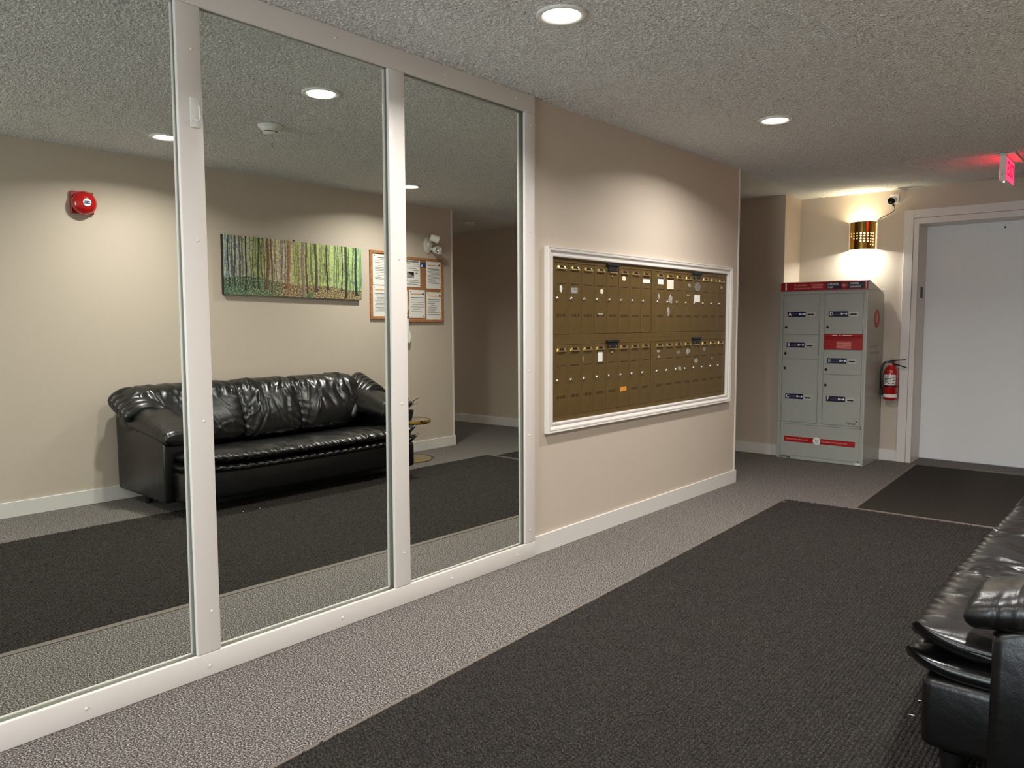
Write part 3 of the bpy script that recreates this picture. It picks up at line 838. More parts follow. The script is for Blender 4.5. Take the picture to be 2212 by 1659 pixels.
for x0_, x1_ in ((0.293, 0.336), (0.352, 0.366), (0.380, 0.460)):
    lbox('fine_print', x0_, x1_, 1.145, 1.150, KY - 0.0124, 'white_print', rd, 0.0001, KY - 0.012)
b = B(); lathe(b, [(0.009, 0), (0.009, 0.004), (0, 0.004)], (0.281, KY - 0.006, 1.066), (0, -1, 0), 16); obj('lock', b, 'brass', rd)
# lower panel
lp = lbox('kick_panel', -0.155, 0.546, 0.0345, 0.3285, KY + 0.005, 'locker_grey')
yy = KY + 0.005
lbox('red_strip', -0.121, 0.510, 0.163, 0.212, yy - 0.0008, 'red_print', lp, 0.0002, yy)
text('lettering', 'Delivering the online world', 0.0215, (-0.108, yy - 0.0011, 0.189), FACE_MY, 'pink_print', lp, bold=0.0004, sx=0.86)
text('lettering', "Du monde en ligne jusqu'à vous", 0.0215, (0.222, yy - 0.0011, 0.189), FACE_MY, 'pink_print', lp, bold=0.0004, sx=0.80)
b = B(); disc(b, (0.178, yy, 0.189), 0.034, (0, -1, 0), 0.0014); obj('cart_disc', b, 'white_print', lp)
b = B()
for p, q in (((0.156, 0.203), (0.166, 0.200)), ((0.166, 0.200), (0.171, 0.178)), ((0.171, 0.178), (0.192, 0.178)), ((0.168, 0.197), (0.195, 0.197)), ((0.195, 0.197), (0.192, 0.184)), ((0.170, 0.186), (0.193, 0.186))):
    tube(b, [(p[0], yy - 0.0015, p[1]), (q[0], yy - 0.0015, q[1])], 0.0013, 6)
obj('cart_symbol', b, 'grey_print', lp)
b = B(); prism(b, [(0.194, yy - 0.0016, 0.180), (0.211, yy - 0.0016, 0.170), (0.204, yy - 0.0016, 0.168), (0.208, yy - 0.0016, 0.158), (0.203, yy - 0.0016, 0.156), (0.199, yy - 0.0016, 0.166), (0.194, yy - 0.0016, 0.162)], (0, -0.0004, 0)); obj('cursor_arrow', b, 'white_print', lp)
text('serial_number', 'TS49286', 0.026, (-0.166, KY - 0.0004, 0.0175), FACE_MY, 'ink', t, bold=0.0008, sx=1.18)
for x, z in ((-0.163, 0.345), (0.553, 0.345), (0.553, 0.330), (0.540, 0.040)):
    b = B(); lathe(b, [(0.005, 0), (0, 0.002)], (x, KY - 0.0002, z), (0, -1, 0), 10); obj('screw', b, 'dark_grey', t)
b = B(); box(b, 0.515, 0.560, KY - 0.0006, KY, 0.010, 0.026); obj('tag', b, 'white_print', t)
# side logo and bilingual lettering on the right flank
XS = KX1 + 0.0004
b = B(); disc(b, (KX1, 7.30, 1.294), 0.083, (1, 0, 0), 0.0005, 36); obj('side_logo', b, 'red_print', t)
b = B(); prism(b, [(XS + 0.0003, 7.335, 1.315), (XS + 0.0003, 7.27, 1.36), (XS + 0.0003, 7.305, 1.30), (XS + 0.0003, 7.25, 1.30), (XS + 0.0003, 7.30, 1.28), (XS + 0.0003, 7.25, 1.275), (XS + 0.0003, 7.31, 1.255)], (0.0003, 0, 0)); obj('side_logo_wing', b, 'pink_print', t)
text('side_lettering', 'Parcel locker', 0.046, (XS, 7.12, 1.050), FACE_PX, 'sticker_grey', t, bold=0.0006, sx=0.92)
text('side_lettering', 'Armoire à colis', 0.046, (XS, 7.12, 0.995), FACE_PX, 'sticker_grey', t, bold=0.0006, sx=0.92)
MATS['locker_side'] = MATS['locker_grey']

# ------------------------------------------------------------------ fire extinguisher
ex, ey = 0.676, 7.445
t = thing('fire_extinguisher', 'red fire extinguisher hanging between the parcel locker and the door', 'fire extinguisher', (ex, ey, 0.56))
b = B(); lathe(b, [(0, 0.566), (0.052, 0.566), (0.058, 0.572), (0.058, 0.80), (0.055, 0.826), (0.044, 0.852), (0.028, 0.872), (0.018, 0.880), (0.018, 0.894), (0, 0.894)], (ex, ey, 0), (0, 0, 1), 40); obj('cylinder', b, 'red_paint', t, 50)
def band(name, z0, z1, a0, a1, m, r, parent):
    n = 24; A = np.linspace(a0, a1, n)
    V = []
    for z in (z0, z1):
        V += [(ex + r * math.cos(a), ey + r * math.sin(a), z) for a in A]
    Q = [(i, i + 1, n + i + 1, n + i) for i in range(n - 1)]
    return mesh_np(name, np.array(V), np.array(Q), m, parent, True)
lb = band('instruction_label', 0.700, 0.793, PI * 1.20, PI * 1.80, 'paper', 0.0586, t)
for k, (z, aa, bb) in enumerate(((0.782, 1.24, 1.5), (0.770, 1.24, 1.46), (0.758, 1.24, 1.62), (0.748, 1.24, 1.42), (0.737, 1.24, 1.6), (0.727, 1.24, 1.45), (0.715, 1.24, 1.36), (0.715, 1.44, 1.54), (0.715, 1.62, 1.74), (0.768, 1.64, 1.74), (0.745, 1.66, 1.76))):
    band('label_print', z - 0.003, z + 0.003, PI * aa, PI * bb, 'ink', 0.0590, lb)
band('lower_label', 0.590, 0.618, PI * 1.05, PI * 1.95, 'paper', 0.0586, t)
b = B(); lathe(b, [(0.0595, 0.683), (0.0595, 0.695), (0.0585, 0.695)], (ex, ey, 0), (0, 0, 1), 40); obj('strap', b, 'black', t)
b = B(); box(b, ex - 0.018, ex + 0.022, ey - 0.012, ey + 0.012, 0.890, 0.916, 0.004, 2); obj('valve', b, 'dark_grey', t)
b = B(); disc(b, (ex - 0.002, ey - 0.013, 0.884), 0.0125, (0, -1, 0), 0.008, 20); obj('gauge', b, 'pink_print', t)
b = B(); tube(b, smooth_path([(ex - 0.01, ey, 0.914), (ex + 0.03, ey, 0.920), (ex + 0.115, ey, 0.928)], 4), [0.006] * 5 + [0.005] * 4, 8); obj('top_handle', b, 'black', t, True)
b = B(); tube(b, smooth_path([(ex + 0.01, ey, 0.888), (ex + 0.05, ey, 0.880), (ex + 0.10, ey, 0.866), (ex + 0.125, ey, 0.855)], 4), 0.006, 8); obj('carry_handle', b, 'black', t, True)
b = B(); tube(b, [(ex - 0.004, ey, 0.92), (ex - 0.004, ey, 0.935)], 0.005, 8); lathe(b, [(0.010, 0), (0.010, 0.003), (0, 0.003)], (ex - 0.004, ey, 0.935), (0, 0, 1), 14); obj('safety_pin', b, 'brass', t)
b = B(); tube(b, smooth_path([(ex - 0.018, ey, 0.905), (ex - 0.05, ey - 0.003, 0.902), (ex - 0.072, ey - 0.008, 0.870), (ex - 0.078, ey - 0.010, 0.80), (ex - 0.077, ey - 0.008, 0.70), (ex - 0.077, ey - 0.004, 0.64)], 8), 0.0085, 10); obj('hose', b, 'black_gloss', t, True)
b = B(); cyl(b, (ex - 0.077, ey - 0.004, 0.665), (ex - 0.077, ey - 0.002, 0.605), 0.011, 0.014, 14); obj('nozzle', b, 'black', t, 40)
b = B(); cyl(b, (ex - 0.045, ey, 0.904), (ex - 0.028, ey, 0.905), 0.0105, n=14); obj('hose_collar', b, 'chrome', t, 40)
b = B(); box(b, ex - 0.02, ex + 0.02, ey + 0.056, YB, 0.60, 0.88, 0.002, 1); obj('wall_bracket', b, 'dark_grey', t)

# ------------------------------------------------------------------ fire bell
t = thing('fire_bell', 'round red fire alarm bell on a square red plate on the sofa wall', 'fire bell', (XR, 2.078, 2.065))
b = B(); box(b, XR - 0.030, XR, 2.007, 2.149, 1.990, 2.138, 0.003, 1); obj('back_plate', b, 'red_metal', t)
b = B(); lathe(b, [(0.040, 0.0), (0.078, 0.010), (0.080, 0.016), (0.074, 0.034), (0.058, 0.052), (0.034, 0.063), (0.014, 0.067), (0, 0.0675)], (XR - 0.030, 2.082, 2.060), (-1, 0, 0), 48); obj('gong', b, 'red_paint', t, True)
b = B(); lathe(b, [(0.0255, 0.0655), (0.0255, 0.0675), (0, 0.0685)], (XR - 0.030, 2.082, 2.060), (-1, 0, 0), 32); bd = obj('badge', b, 'white_print', t)
for z, w in ((2.066, 0.017), (2.054, 0.019)):
    b = B(); box(b, XR - 0.0995, XR - 0.0990, 2.082 - w, 2.082 + w, z - 0.0035, z + 0.0035); obj('badge_print', b, 'blue_print', bd)
b = B(); disc(b, (XR - 0.0990, 2.082, 2.060), 0.0055, (-1, 0, 0), 0.0008, 14); obj('badge_center', b, 'ink', bd)
b = B(); lathe(b, [(0.005, 0), (0.004, 0.006), (0, 0.007)], (XR - 0.075, 2.045, 2.058), (-1, 0, 0), 12); obj('screw', b, 'chrome', t)

# ------------------------------------------------------------------ forest canvas
def forest(nw, nh):
    g = np.random.default_rng(5)
    u = np.linspace(0, 1, nw)[:, None] * np.ones((1, nh)); v = np.ones((nw, 1)) * np.linspace(0, 1, nh)[None, :]
    def ramp(x, stops):
        xs = [s[0] for s in stops]
        return np.stack([np.interp(x, xs, [s[1][k] for s in stops]) for k in range(3)], -1)
    img = ramp(u, [(0, (176, 196, 190)), (0.10, (186, 184, 176)), (0.22, (160, 170, 110)), (0.32, (206, 192, 150)), (0.40, (206, 194, 176)), (0.5, (196, 196, 120)), (0.62, (190, 200, 122)), (0.8, (192, 208, 136)), (1, (160, 200, 138))])
    leaf = band_noise(nw, nh, 0.8, 3, 8); leaf2 = band_noise(nw, nh, 2.5, 8, 9)
    img += (leaf * 16 + leaf2 * 14)[..., None] * np.array([0.9, 1.0, 0.5])
    img = np.where(((leaf2 > 0.7) & (v > 0.45))[..., None], img * 0.75 + np.array([112, 140, 44]) * 0.25, img)
    img = img * (0.82 + 0.22 * v)[..., None]
    # background trunks
    for k in range(90):
        c = g.random(); w = 0.0012 + 0.002 * g.random(); b0 = 0.26 + 0.06 * g.random()
        m = (abs(u - c - 0.008 * np.sin(v * 3 + k)) < w) & (v > b0)
        tone = g.uniform(0.62, 0.88)
        img = np.where(m[..., None], img * tone, img)
    # ground
    gl = 0.24 + 0.05 * np.sin(u * 5 + 0.6) + 0.03 * np.sin(u * 11)
    gcol = ramp(u, [(0, (84, 108, 84)), (0.3, (100, 116, 84)), (0.42, (140, 116, 84)), (0.6, (138, 118, 84)), (1, (134, 120, 84))])
    spk = band_noise(nw, nh, 0.7, 2.2, 12)
    gcol = gcol + (spk * 34)[..., None] * np.array([1.0, 0.98, 0.85])
    m = v < gl
    far = np.clip((gl - v) / gl, 0, 1)
    gcol = gcol * (0.95 + 0.1 * far)[..., None]
    img = np.where(m[..., None], gcol, img)
    T = [(130, 16, (58, 52, 44), .12), (182, 9, (92, 86, 70), .2), (222, 14, (64, 58, 48), .14), (300, 10, (78, 72, 54), .12), (330, 9, (88, 80, 62), .16), (382, 20, (48, 42, 34), .08), (455, 10, (86, 82, 54), .13), (488, 12, (70, 66, 44), .13), (562, 20, (60, 52, 30), .12),
         (650, 10, (98, 80, 46), .13), (697, 40, (116, 84, 62), .11), (757, 24, (108, 80, 56), .05), (820, 11, (130, 104, 76), .2), (880, 9, (140, 116, 84), .2), (905, 8, (140, 116, 84), .2), (955, 15, (124, 88, 54), .17), (1000, 44, (150, 106, 66), .14), (1090, 20, (164, 146, 96), .24), (1145, 12, (120, 108, 70), .22),
         (1213, 52, (142, 126, 108), .0), (1266, 26, (92, 74, 52), .08), (1320, 13, (96, 110, 62), .22), (1362, 9, (110, 120, 74), .24), (1408, 42, (84, 72, 58), .11), (1465, 9, (110, 130, 80), .24), (1571, 27, (48, 46, 38), .16), (1555, 8, (80, 84, 58), .3), (1682, 18, (112, 126, 100), .22), (1714, 12, (96, 110, 84), .2), (1796, 20, (50, 58, 46), .16),
         (1858, 36, (56, 54, 46), .01), (1908, 10, (90, 104, 62), .12), (1962, 12, (42, 50, 38), .10), (2004, 40, (44, 50, 42), .08), (2056, 12, (88, 120, 80), .1)]
    for k, (x, w, colr, bot) in enumerate(T):
        tt = (x - 60) / 2030; uc = tt - 0.124 * tt * (1 - tt); hw = w / 2030 / 2
        lean = 0.010 * math.sin(k * 2.3)
        cc = uc + lean * (0.5 - v) + 0.003 * np.sin(v * 7 + k)
        flare = 1 + 0.9 * np.exp(-np.clip(v - bot, 0, 1) / 0.03)
        m = (abs(u - cc) < hw * flare) & (v > bot)
        sh = 1.0 + 0.25 * (u - cc) / (hw + 1e-6) * 0.6 + 0.08 * leaf
        img = np.where(m[..., None], np.array(colr) * sh[..., None] * (0.9 + 0.15 * v)[..., None], img)
    m = (abs(u - 0.585) < 0.022) & (v < 0.09)
    img = np.where(m[..., None], np.array((84, 112, 74)) + (spk * 22)[..., None], img)
    return np.clip(img, 8, 250)
nw, nh = 330, 112
img = forest(nw, nh)
t = thing('forest_canvas', 'wide canvas print of a sunlit forest hanging above the sofa', 'canvas print', (XR, 3.76, 1.46))
yy = np.linspace(3.093, 4.427, nw); zlo = np.interp(yy, [3.093, 4.427], [1.478, 1.458]); zhi = np.interp(yy, [3.093, 4.427], [1.940, 1.920])
f = np.linspace(0, 1, nh)
Vc = np.stack([np.full((nw, nh), XR - 0.0362), yy[:, None] * np.ones((1, nh)), zlo[:, None] * (1 - f) + zhi[:, None] * f], -1)
o = mesh_np('printed_face', Vc, grid_quads(nw, nh)[:, ::-1], 'canvas_print', t, False)
ca = o.data.color_attributes.new('Col', 'FLOAT_COLOR', 'POINT')
c01 = img.reshape(-1, 3) / 255.0
cl = np.where(c01 <= 0.04045, c01 / 12.92, ((c01 + 0.055) / 1.055) ** 2.4)
ca.data.foreach_set('color', np.concatenate([cl, np.ones((len(cl), 1))], 1).astype(np.float32).ravel())
b = B(); prism(b, [(XR - 0.036, 3.093, 1.478), (XR - 0.036, 4.427, 1.458), (XR - 0.036, 4.427, 1.920), (XR - 0.036, 3.093, 1.940)], (0.036, 0, 0)); obj('stretcher', b, 'bronze_dark', t)
b = B(); lathe(b, [(0.008, 0), (0.008, 0.004), (0, 0.004)], (XR - 0.02, 3.735, 1.937), (-1, 0, 0), 12); obj('hanging_hook', b, 'dark_grey', t)

# ------------------------------------------------------------------ cork board with notices
t = thing('cork_board', 'oak-framed cork notice board on the sofa wall', 'notice board', (XR, 5.04, 1.28))
CY0, CY1, CZ0, CZ1 = 4.545, 5.545, 1.287, 1.920
b = B(); box(b, XR - 0.010, XR, CY0 + 0.01, CY1 - 0.01, CZ0 + 0.01, CZ1 - 0.01); obj('cork_panel', b, 'cork', t)
for ya, yb, za, zb in ((CY0, CY1, CZ0, CZ0 + 0.026), (CY0, CY1, CZ1 - 0.026, CZ1), (CY0, CY0 + 0.026, CZ0 + 0.0262, CZ1 - 0.0262), (CY1 - 0.026, CY1, CZ0 + 0.0262, CZ1 - 0.0262)):
    b = B(); box(b, XR - 0.020, XR, ya, yb, za, zb, 0.002, 1); obj('frame_strip', b, 'oak', t)
XP = XR - 0.0115
def notice(y0, y1, z0, z1, label, lines=10, title=None, logo=False, photo=False, seed=0, tilt=0.0):
    g = random.Random(seed)
    n = thing('notice_sheet', label, 'notice', (XP, (y0 + y1) / 2, z0), 'paper notices on the cork board')
    b = B(); prism(b, [(XP, y0, z0), (XP, y1, z0 + tilt), (XP, y1, z1 + tilt), (XP, y0, z1)], (-0.0006, 0, 0)); sh = obj('sheet', b, 'paper', n)
    w, hh = y1 - y0, z1 - z0; xq = XP - 0.0008
    z = z1 - 0.03
    b = B()
    def line(a, c, zc, th_=0.0022):
        box(b, xq - 0.0002, xq, y0 + w * a, y0 + w * c, zc - th_, zc + th_)
    if logo:
        bl = B(); prism(bl, [(xq, y1 - 0.20 * w, z1 - 0.045), (xq, y1 - 0.04 * w, z1 - 0.045), (xq, y1 - 0.10 * w, z1 - 0.026), (xq, y1 - 0.16 * w, z1 - 0.024)], (-0.0003, 0, 0)); obj('logo', bl, 'blue_print', n)
        bl = B(); box(bl, xq - 0.0002, xq, y0 + 0.12 * w, y1 - 0.22 * w, z1 - 0.044, z1 - 0.036); obj('logo_bar', bl, 'orange_print', n)
        z = z1 - 0.075
    if title:
        tx = text('heading', title, 0.033, (xq - 0.0003, y0 + 0.03, z1 - 0.026), FACE_PX, 'ink', n, bold=0.0008, sx=0.9)
        line(0.04, 0.98, z1 - 0.052, 0.0015); line(0.04, 0.98, z1 - 0.074, 0.001); z = z1 - 0.095
    if photo:
        bl = B(); box(bl, xq - 0.0003, xq, y0 + 0.16 * w, y0 + 0.60 * w, z0 + 0.085, z0 + 0.145); obj('photo_print', bl, 'sticker_grey', n)
        bl = B(); prism(bl, [(xq - 0.0003, y0 + 0.16 * w, z0 + 0.145), (xq - 0.0003, y0 + 0.60 * w, z0 + 0.10), (xq - 0.0003, y0 + 0.60 * w, z0 + 0.145)], (-0.0002, 0, 0)); obj('photo_shadow', bl, 'ink', n)
        line(0.70, 0.84, z0 + 0.135, 0.004); line(0.1, 0.9, z0 + 0.065); line(0.3, 0.95, z0 + 0.045); line(0.1, 0.8, z0 + 0.025)
        line(0.2, 0.75, z); line(0.55, 0.9, z - 0.018)
    else:
        step = (z - z0 - 0.04) / lines
        for k in range(lines):
            a = 0.12 + (0.18 * g.random() if g.random() < 0.4 else 0); c_ = 0.92 - (0.45 * g.random() if g.random() < 0.5 else 0)
            line(a, c_, z - k * step, 0.0018 if k else 0.003)
    obj('print_lines', b, 'grey_print', n)
    for ty, tz in ((y0 + 0.02, z1 - 0.015), (y1 - 0.02, z0 + 0.018)):
        bl = B(); lathe(bl, [(0.004, 0), (0.003, 0.004), (0, 0.005)], (xq, ty, tz), (-1, 0, 0), 8); obj('push_pin', bl, 'ink', n)
notice(4.578, 4.785, 1.605, 1.885, 'plain typed notice at the upper left of the cork board', 14, seed=1)
notice(4.575, 4.780, 1.312, 1.597, 'typed notice with red bar at the lower left of the cork board', 15, logo=True, seed=2)
notice(5.030, 5.237, 1.632, 1.905, 'newsletter sheet with bold heading and a grey photo on the cork board', title='aLymmerbok', photo=True, seed=3)
notice(5.318, 5.528, 1.622, 1.893, 'two-column notice at the upper right of the cork board', 12, logo=True, seed=4)
notice(5.085, 5.297, 1.330, 1.603, 'nearly blank letter in the lower middle of the cork board', 7, logo=True, seed=5)
notice(5.316, 5.530, 1.306, 1.588, 'signed letter at the lower right corner of the cork board', 9, logo=True, seed=6)
n = thing('blue_card', 'small dark blue card with white triangle pinned on the cork board', 'card', (XP, 5.28, 1.82))
b = B(); box(b, XP - 0.0008, XP, 5.240, 5.316, 1.826, 1.876); obj('card', b, 'blue_print', n)
b = B(); prism(b, [(XP - 0.001, 5.248, 1.832), (XP - 0.001, 5.275, 1.832), (XP - 0.001, 5.262, 1.862)], (-0.0003, 0, 0)); obj('triangle_print', b, 'white_print', n)
# leaflets hanging below the board
n = thing('leaflet_stack', 'white folded leaflets hanging below the cork board', 'leaflets', (XR, 5.05, 1.08))
for k, (ya, yb, za, zb, x) in enumerate(((4.99, 5.062, 1.36, 1.595, 0.024), (4.985, 5.066, 1.16, 1.36, 0.028), (4.985, 5.085, 1.085, 1.20, 0.034))):
    b = B(); prism(b, [(XR - x, ya, za + 0.02), (XR - x, yb - 0.02, za), (XR - x, yb, za + 0.06), (XR - x, yb - 0.012, zb), (XR - x, ya, zb)], (-0.003, 0, 0)); obj('leaflet', b, 'paper', n)
b = B(); box(b, XR - 0.0320, XR - 0.0312, 5.02, 5.055, 1.325, 1.35); obj('leaflet_print', b, 'blue_print', n)

# ------------------------------------------------------------------ emergency light
t = thing('emergency_light', 'white twin-head emergency light on the sofa wall above the cork board', 'emergency light', (XR, 5.38, 2.05))
b = B(); lathe(b, [(0.052, 0), (0.052, 0.014), (0.044, 0.020), (0, 0.022)], (0, 0, 0), (-1, 0, 0), 32)
for v_ in b.verts: v_.co = Vector((v_.co.x + XR, v_.co.y * 0.95 + 5.352, v_.co.z * 1.55 + 2.052))
obj('base_plate', b, 'plastic_cream', t, 40)
b = B(); cyl(b, (XR - 0.02, 5.352, 2.052), (XR - 0.045, 5.356, 2.052), 0.030, 0.026, 24); obj('hub', b, 'plastic_cream', t, 40)
for (pc, dirv, nk) in (((XR - 0.105, 5.355, 2.112), (-0.45, 0.80, -0.32), (XR - 0.03, 5.355, 2.085)), ((XR - 0.090, 5.392, 2.000), (-0.85, -0.28, -0.12), (XR - 0.03, 5.360, 2.012))):
    b = B(); tube(b, [nk, Vector(nk) * 0.4 + Vector(pc) * 0.6, pc], 0.011, 12)
    nko = obj('neck', b, 'plastic_cream', t, True)
    dd = Vector(dirv).normalized()
    b = B(); lathe(b, [(0, -0.045), (0.026, -0.045), (0.033, -0.036), (0.038, 0.040), (0.035, 0.042), (0.033, 0.036), (0.018, 0.004), (0, 0.0)], pc, dd, 28); hdz = obj('lamp_head', b, 'plastic_white', t, 40)
    b = B(); lathe(b, [(0.0325, 0.036), (0.026, 0.020), (0.014, 0.005), (0, 0.003)], pc, dd, 24); obj('reflector', b, 'chrome', hdz, True)
    b = B(); lathe(b, [(0, 0.018), (0.007, 0.014), (0.007, 0.004)], pc, dd, 12); obj('bulb', b, 'lens_clear', hdz, True)

# ------------------------------------------------------------------ sofa
def wrinkle(u, v, seed, n=26, amp=0.006, wid=(0.006, 0.016), ln=(0.06, 0.22), ang=None):
    """sum of short crease lines on a (u, v) sheet measured in metres"""
    g = np.random.default_rng(seed); out = np.zeros_like(u)
    u0, u1, v0, v1 = u.min(), u.max(), v.min(), v.max()
    for k in range(n):
        cu, cv = g.uniform(u0, u1), g.uniform(v0, v1)
        a = g.uniform(0, PI) if ang is None else ang(cu, cv, g)
        L = g.uniform(*ln); w = g.uniform(*wid); bend = g.uniform(-2.5, 2.5)
        du, dv = u - cu, v - cv
        s = du * math.cos(a) + dv * math.sin(a); p = -du * math.sin(a) + dv * math.cos(a) + bend * s * s
        out += g.choice([-1, 1]) * amp * g.uniform(0.5, 1.0) * np.exp(-(p / w) ** 2) * np.exp(-(s / L) ** 2)
    return out

def normals_of(P, cu=False, cv=False):
    du = np.roll(P, -1, 0) - np.roll(P, 1, 0); dv = np.roll(P, -1, 1) - np.roll(P, 1, 1)
    if not cu: du[0] = P[1] - P[0]; du[-1] = P[-1] - P[-2]
    if not cv: dv[:, 0] = P[:, 1] - P[:, 0]; dv[:, -1] = P[:, -1] - P[:, -2]
    n = np.cross(du, dv); l = np.linalg.norm(n, axis=-1, keepdims=True); l[l < 1e-9] = 1
    return n / l

def superell(c, e):
    return np.sign(c) * np.abs(c) ** e

sofa = thing('leather_sofa', 'black leather three-seat sofa with pleated padded arms along the right wall', 'sofa', (2.55, 3.27, 0))
SC = 3.27     # centre along Y
def base_part():
    b = B(); box(b, 2.115, 2.99, 2.285, 4.275, 0.095, 0.300, 0.028, 4); obj('base', b, 'leather', sofa, 50)
    for s in (-1, 1):
        ya = SC + s * 1.045; yb = SC + s * 0.88
        y0, y1 = min(ya, yb), max(ya, yb)
        b = B()
        prism(b, [(2.285, y0, 0.09), (3.015, y0, 0.09), (3.025, y0, 0.62), (2.60, y0, 0.60), (2.30, y0, 0.485), (2.285, y0, 0.47)], (0, y1 - y0, 0))
        bmesh.ops.bevel(b, geom=list(b.edges), offset=0.022, segments=3, affect='EDGES', profile=0.5)
        obj('arm_panel', b, 'leather', sofa, 50)
    b = B(); box(b, 2.80, 3.03, 2.30, 4.24, 0.09, 0.70, 0.03, 3); obj('back_panel', b, 'leather', sofa, 50)
    for x in (2.19, 2.80):
        for y in (2.345, 4.195):
            b = B(); lathe(b, [(0, 0.0095 if x < 2.5 else 0.001), (0.024, 0.0095 if x < 2.5 else 0.001), (0.036, 0.088), (0, 0.09)], (x, y, 0), (0, 0, 1), 18); obj('leg', b, 'leg_black', sofa, 50)
base_part()

def seat(name, z_c, hh, xf_mid, xf_end, xb, y0, y1, seed, amp, nwr, pinch):
    nu, nv = 420, 96     # along Y, around
    t_ = np.linspace(-1, 1, nu)
    tt = np.sign(t_) * (1 - (1 - np.abs(t_)) ** 1.6)
    a = np.linspace(0, 2 * PI, nv, endpoint=False)
    y = (y0 + y1) / 2 + tt * (y1 - y0) / 2
    xf = xf_mid + (xf_end - xf_mid) * np.abs(tt) ** 3
    s = np.clip(1 - np.abs(tt) ** 26, 0, 1) ** 0.5
    xc = (xf + xb) / 2; ax = (xb - xf) / 2
    ca, sa = np.cos(a), np.sin(a)
    X = xc[:, None] - ax[:, None] * superell(ca, 0.62)[None, :] * (0.93 + 0.07 * s[:, None])
    edge = np.abs(superell(ca, 0.62))
    zz_ = superell(sa, 0.85)
    Z = z_c + 0.028 * np.abs(tt[:, None]) ** 4 + hh * zz_[None, :] * s[:, None]
    Z = Z - pinch * np.clip((X - 2.15) / 0.45, 0, 1) * (0.5 + 0.5 * zz_[None, :])
    Y = y[:, None] * np.ones((1, nv))
    # a welted seam along the front that lifts at the two front corners
    lift = 0.050 * np.abs(tt[:, None]) ** 14 * np.clip(ca, 0, 1)[None, :] ** 3
    Z = Z + lift
    P = np.stack([X, Y, Z], -1)
    N = normals_of(P, False, True)
    if (N[nu // 2, nv // 4] @ np.array([0, 0, 1])) < 0: N = -N
    arc = np.cumsum(np.r_[0, np.linalg.norm(np.diff(P[nu // 2], axis=0), axis=-1)])
    def ang(cu, cv, g): return PI / 2 + g.normal(0, 0.45)
    w = wrinkle(Y, arc[None, :] * np.ones((nu, 1)), seed, nwr, amp, (0.006, 0.018), (0.05, 0.20), ang)
    w += 0.0035 * np.sin(Y * 90 + 3 * np.sin(arc[None, :] * 14)) * np.exp(-((ca[None, :] - 0.93) / 0.10) ** 2) * (sa[None, :] > -0.35)
    P = P + N * (w * (s[:, None]))[..., None]
    return mesh_np(name, P, grid_quads(nu, nv, False, True), 'leather', sofa, True)
seat('seat_cushion', 0.368, 0.046, 2.040, 2.080, 2.72, 2.285, 4.275, 21, 0.0075, 190, 0.036)
seat('lower_cushion', 0.298, 0.040, 2.048, 2.068, 2.60, 2.275, 4.285, 22, 0.0035, 60, 0)

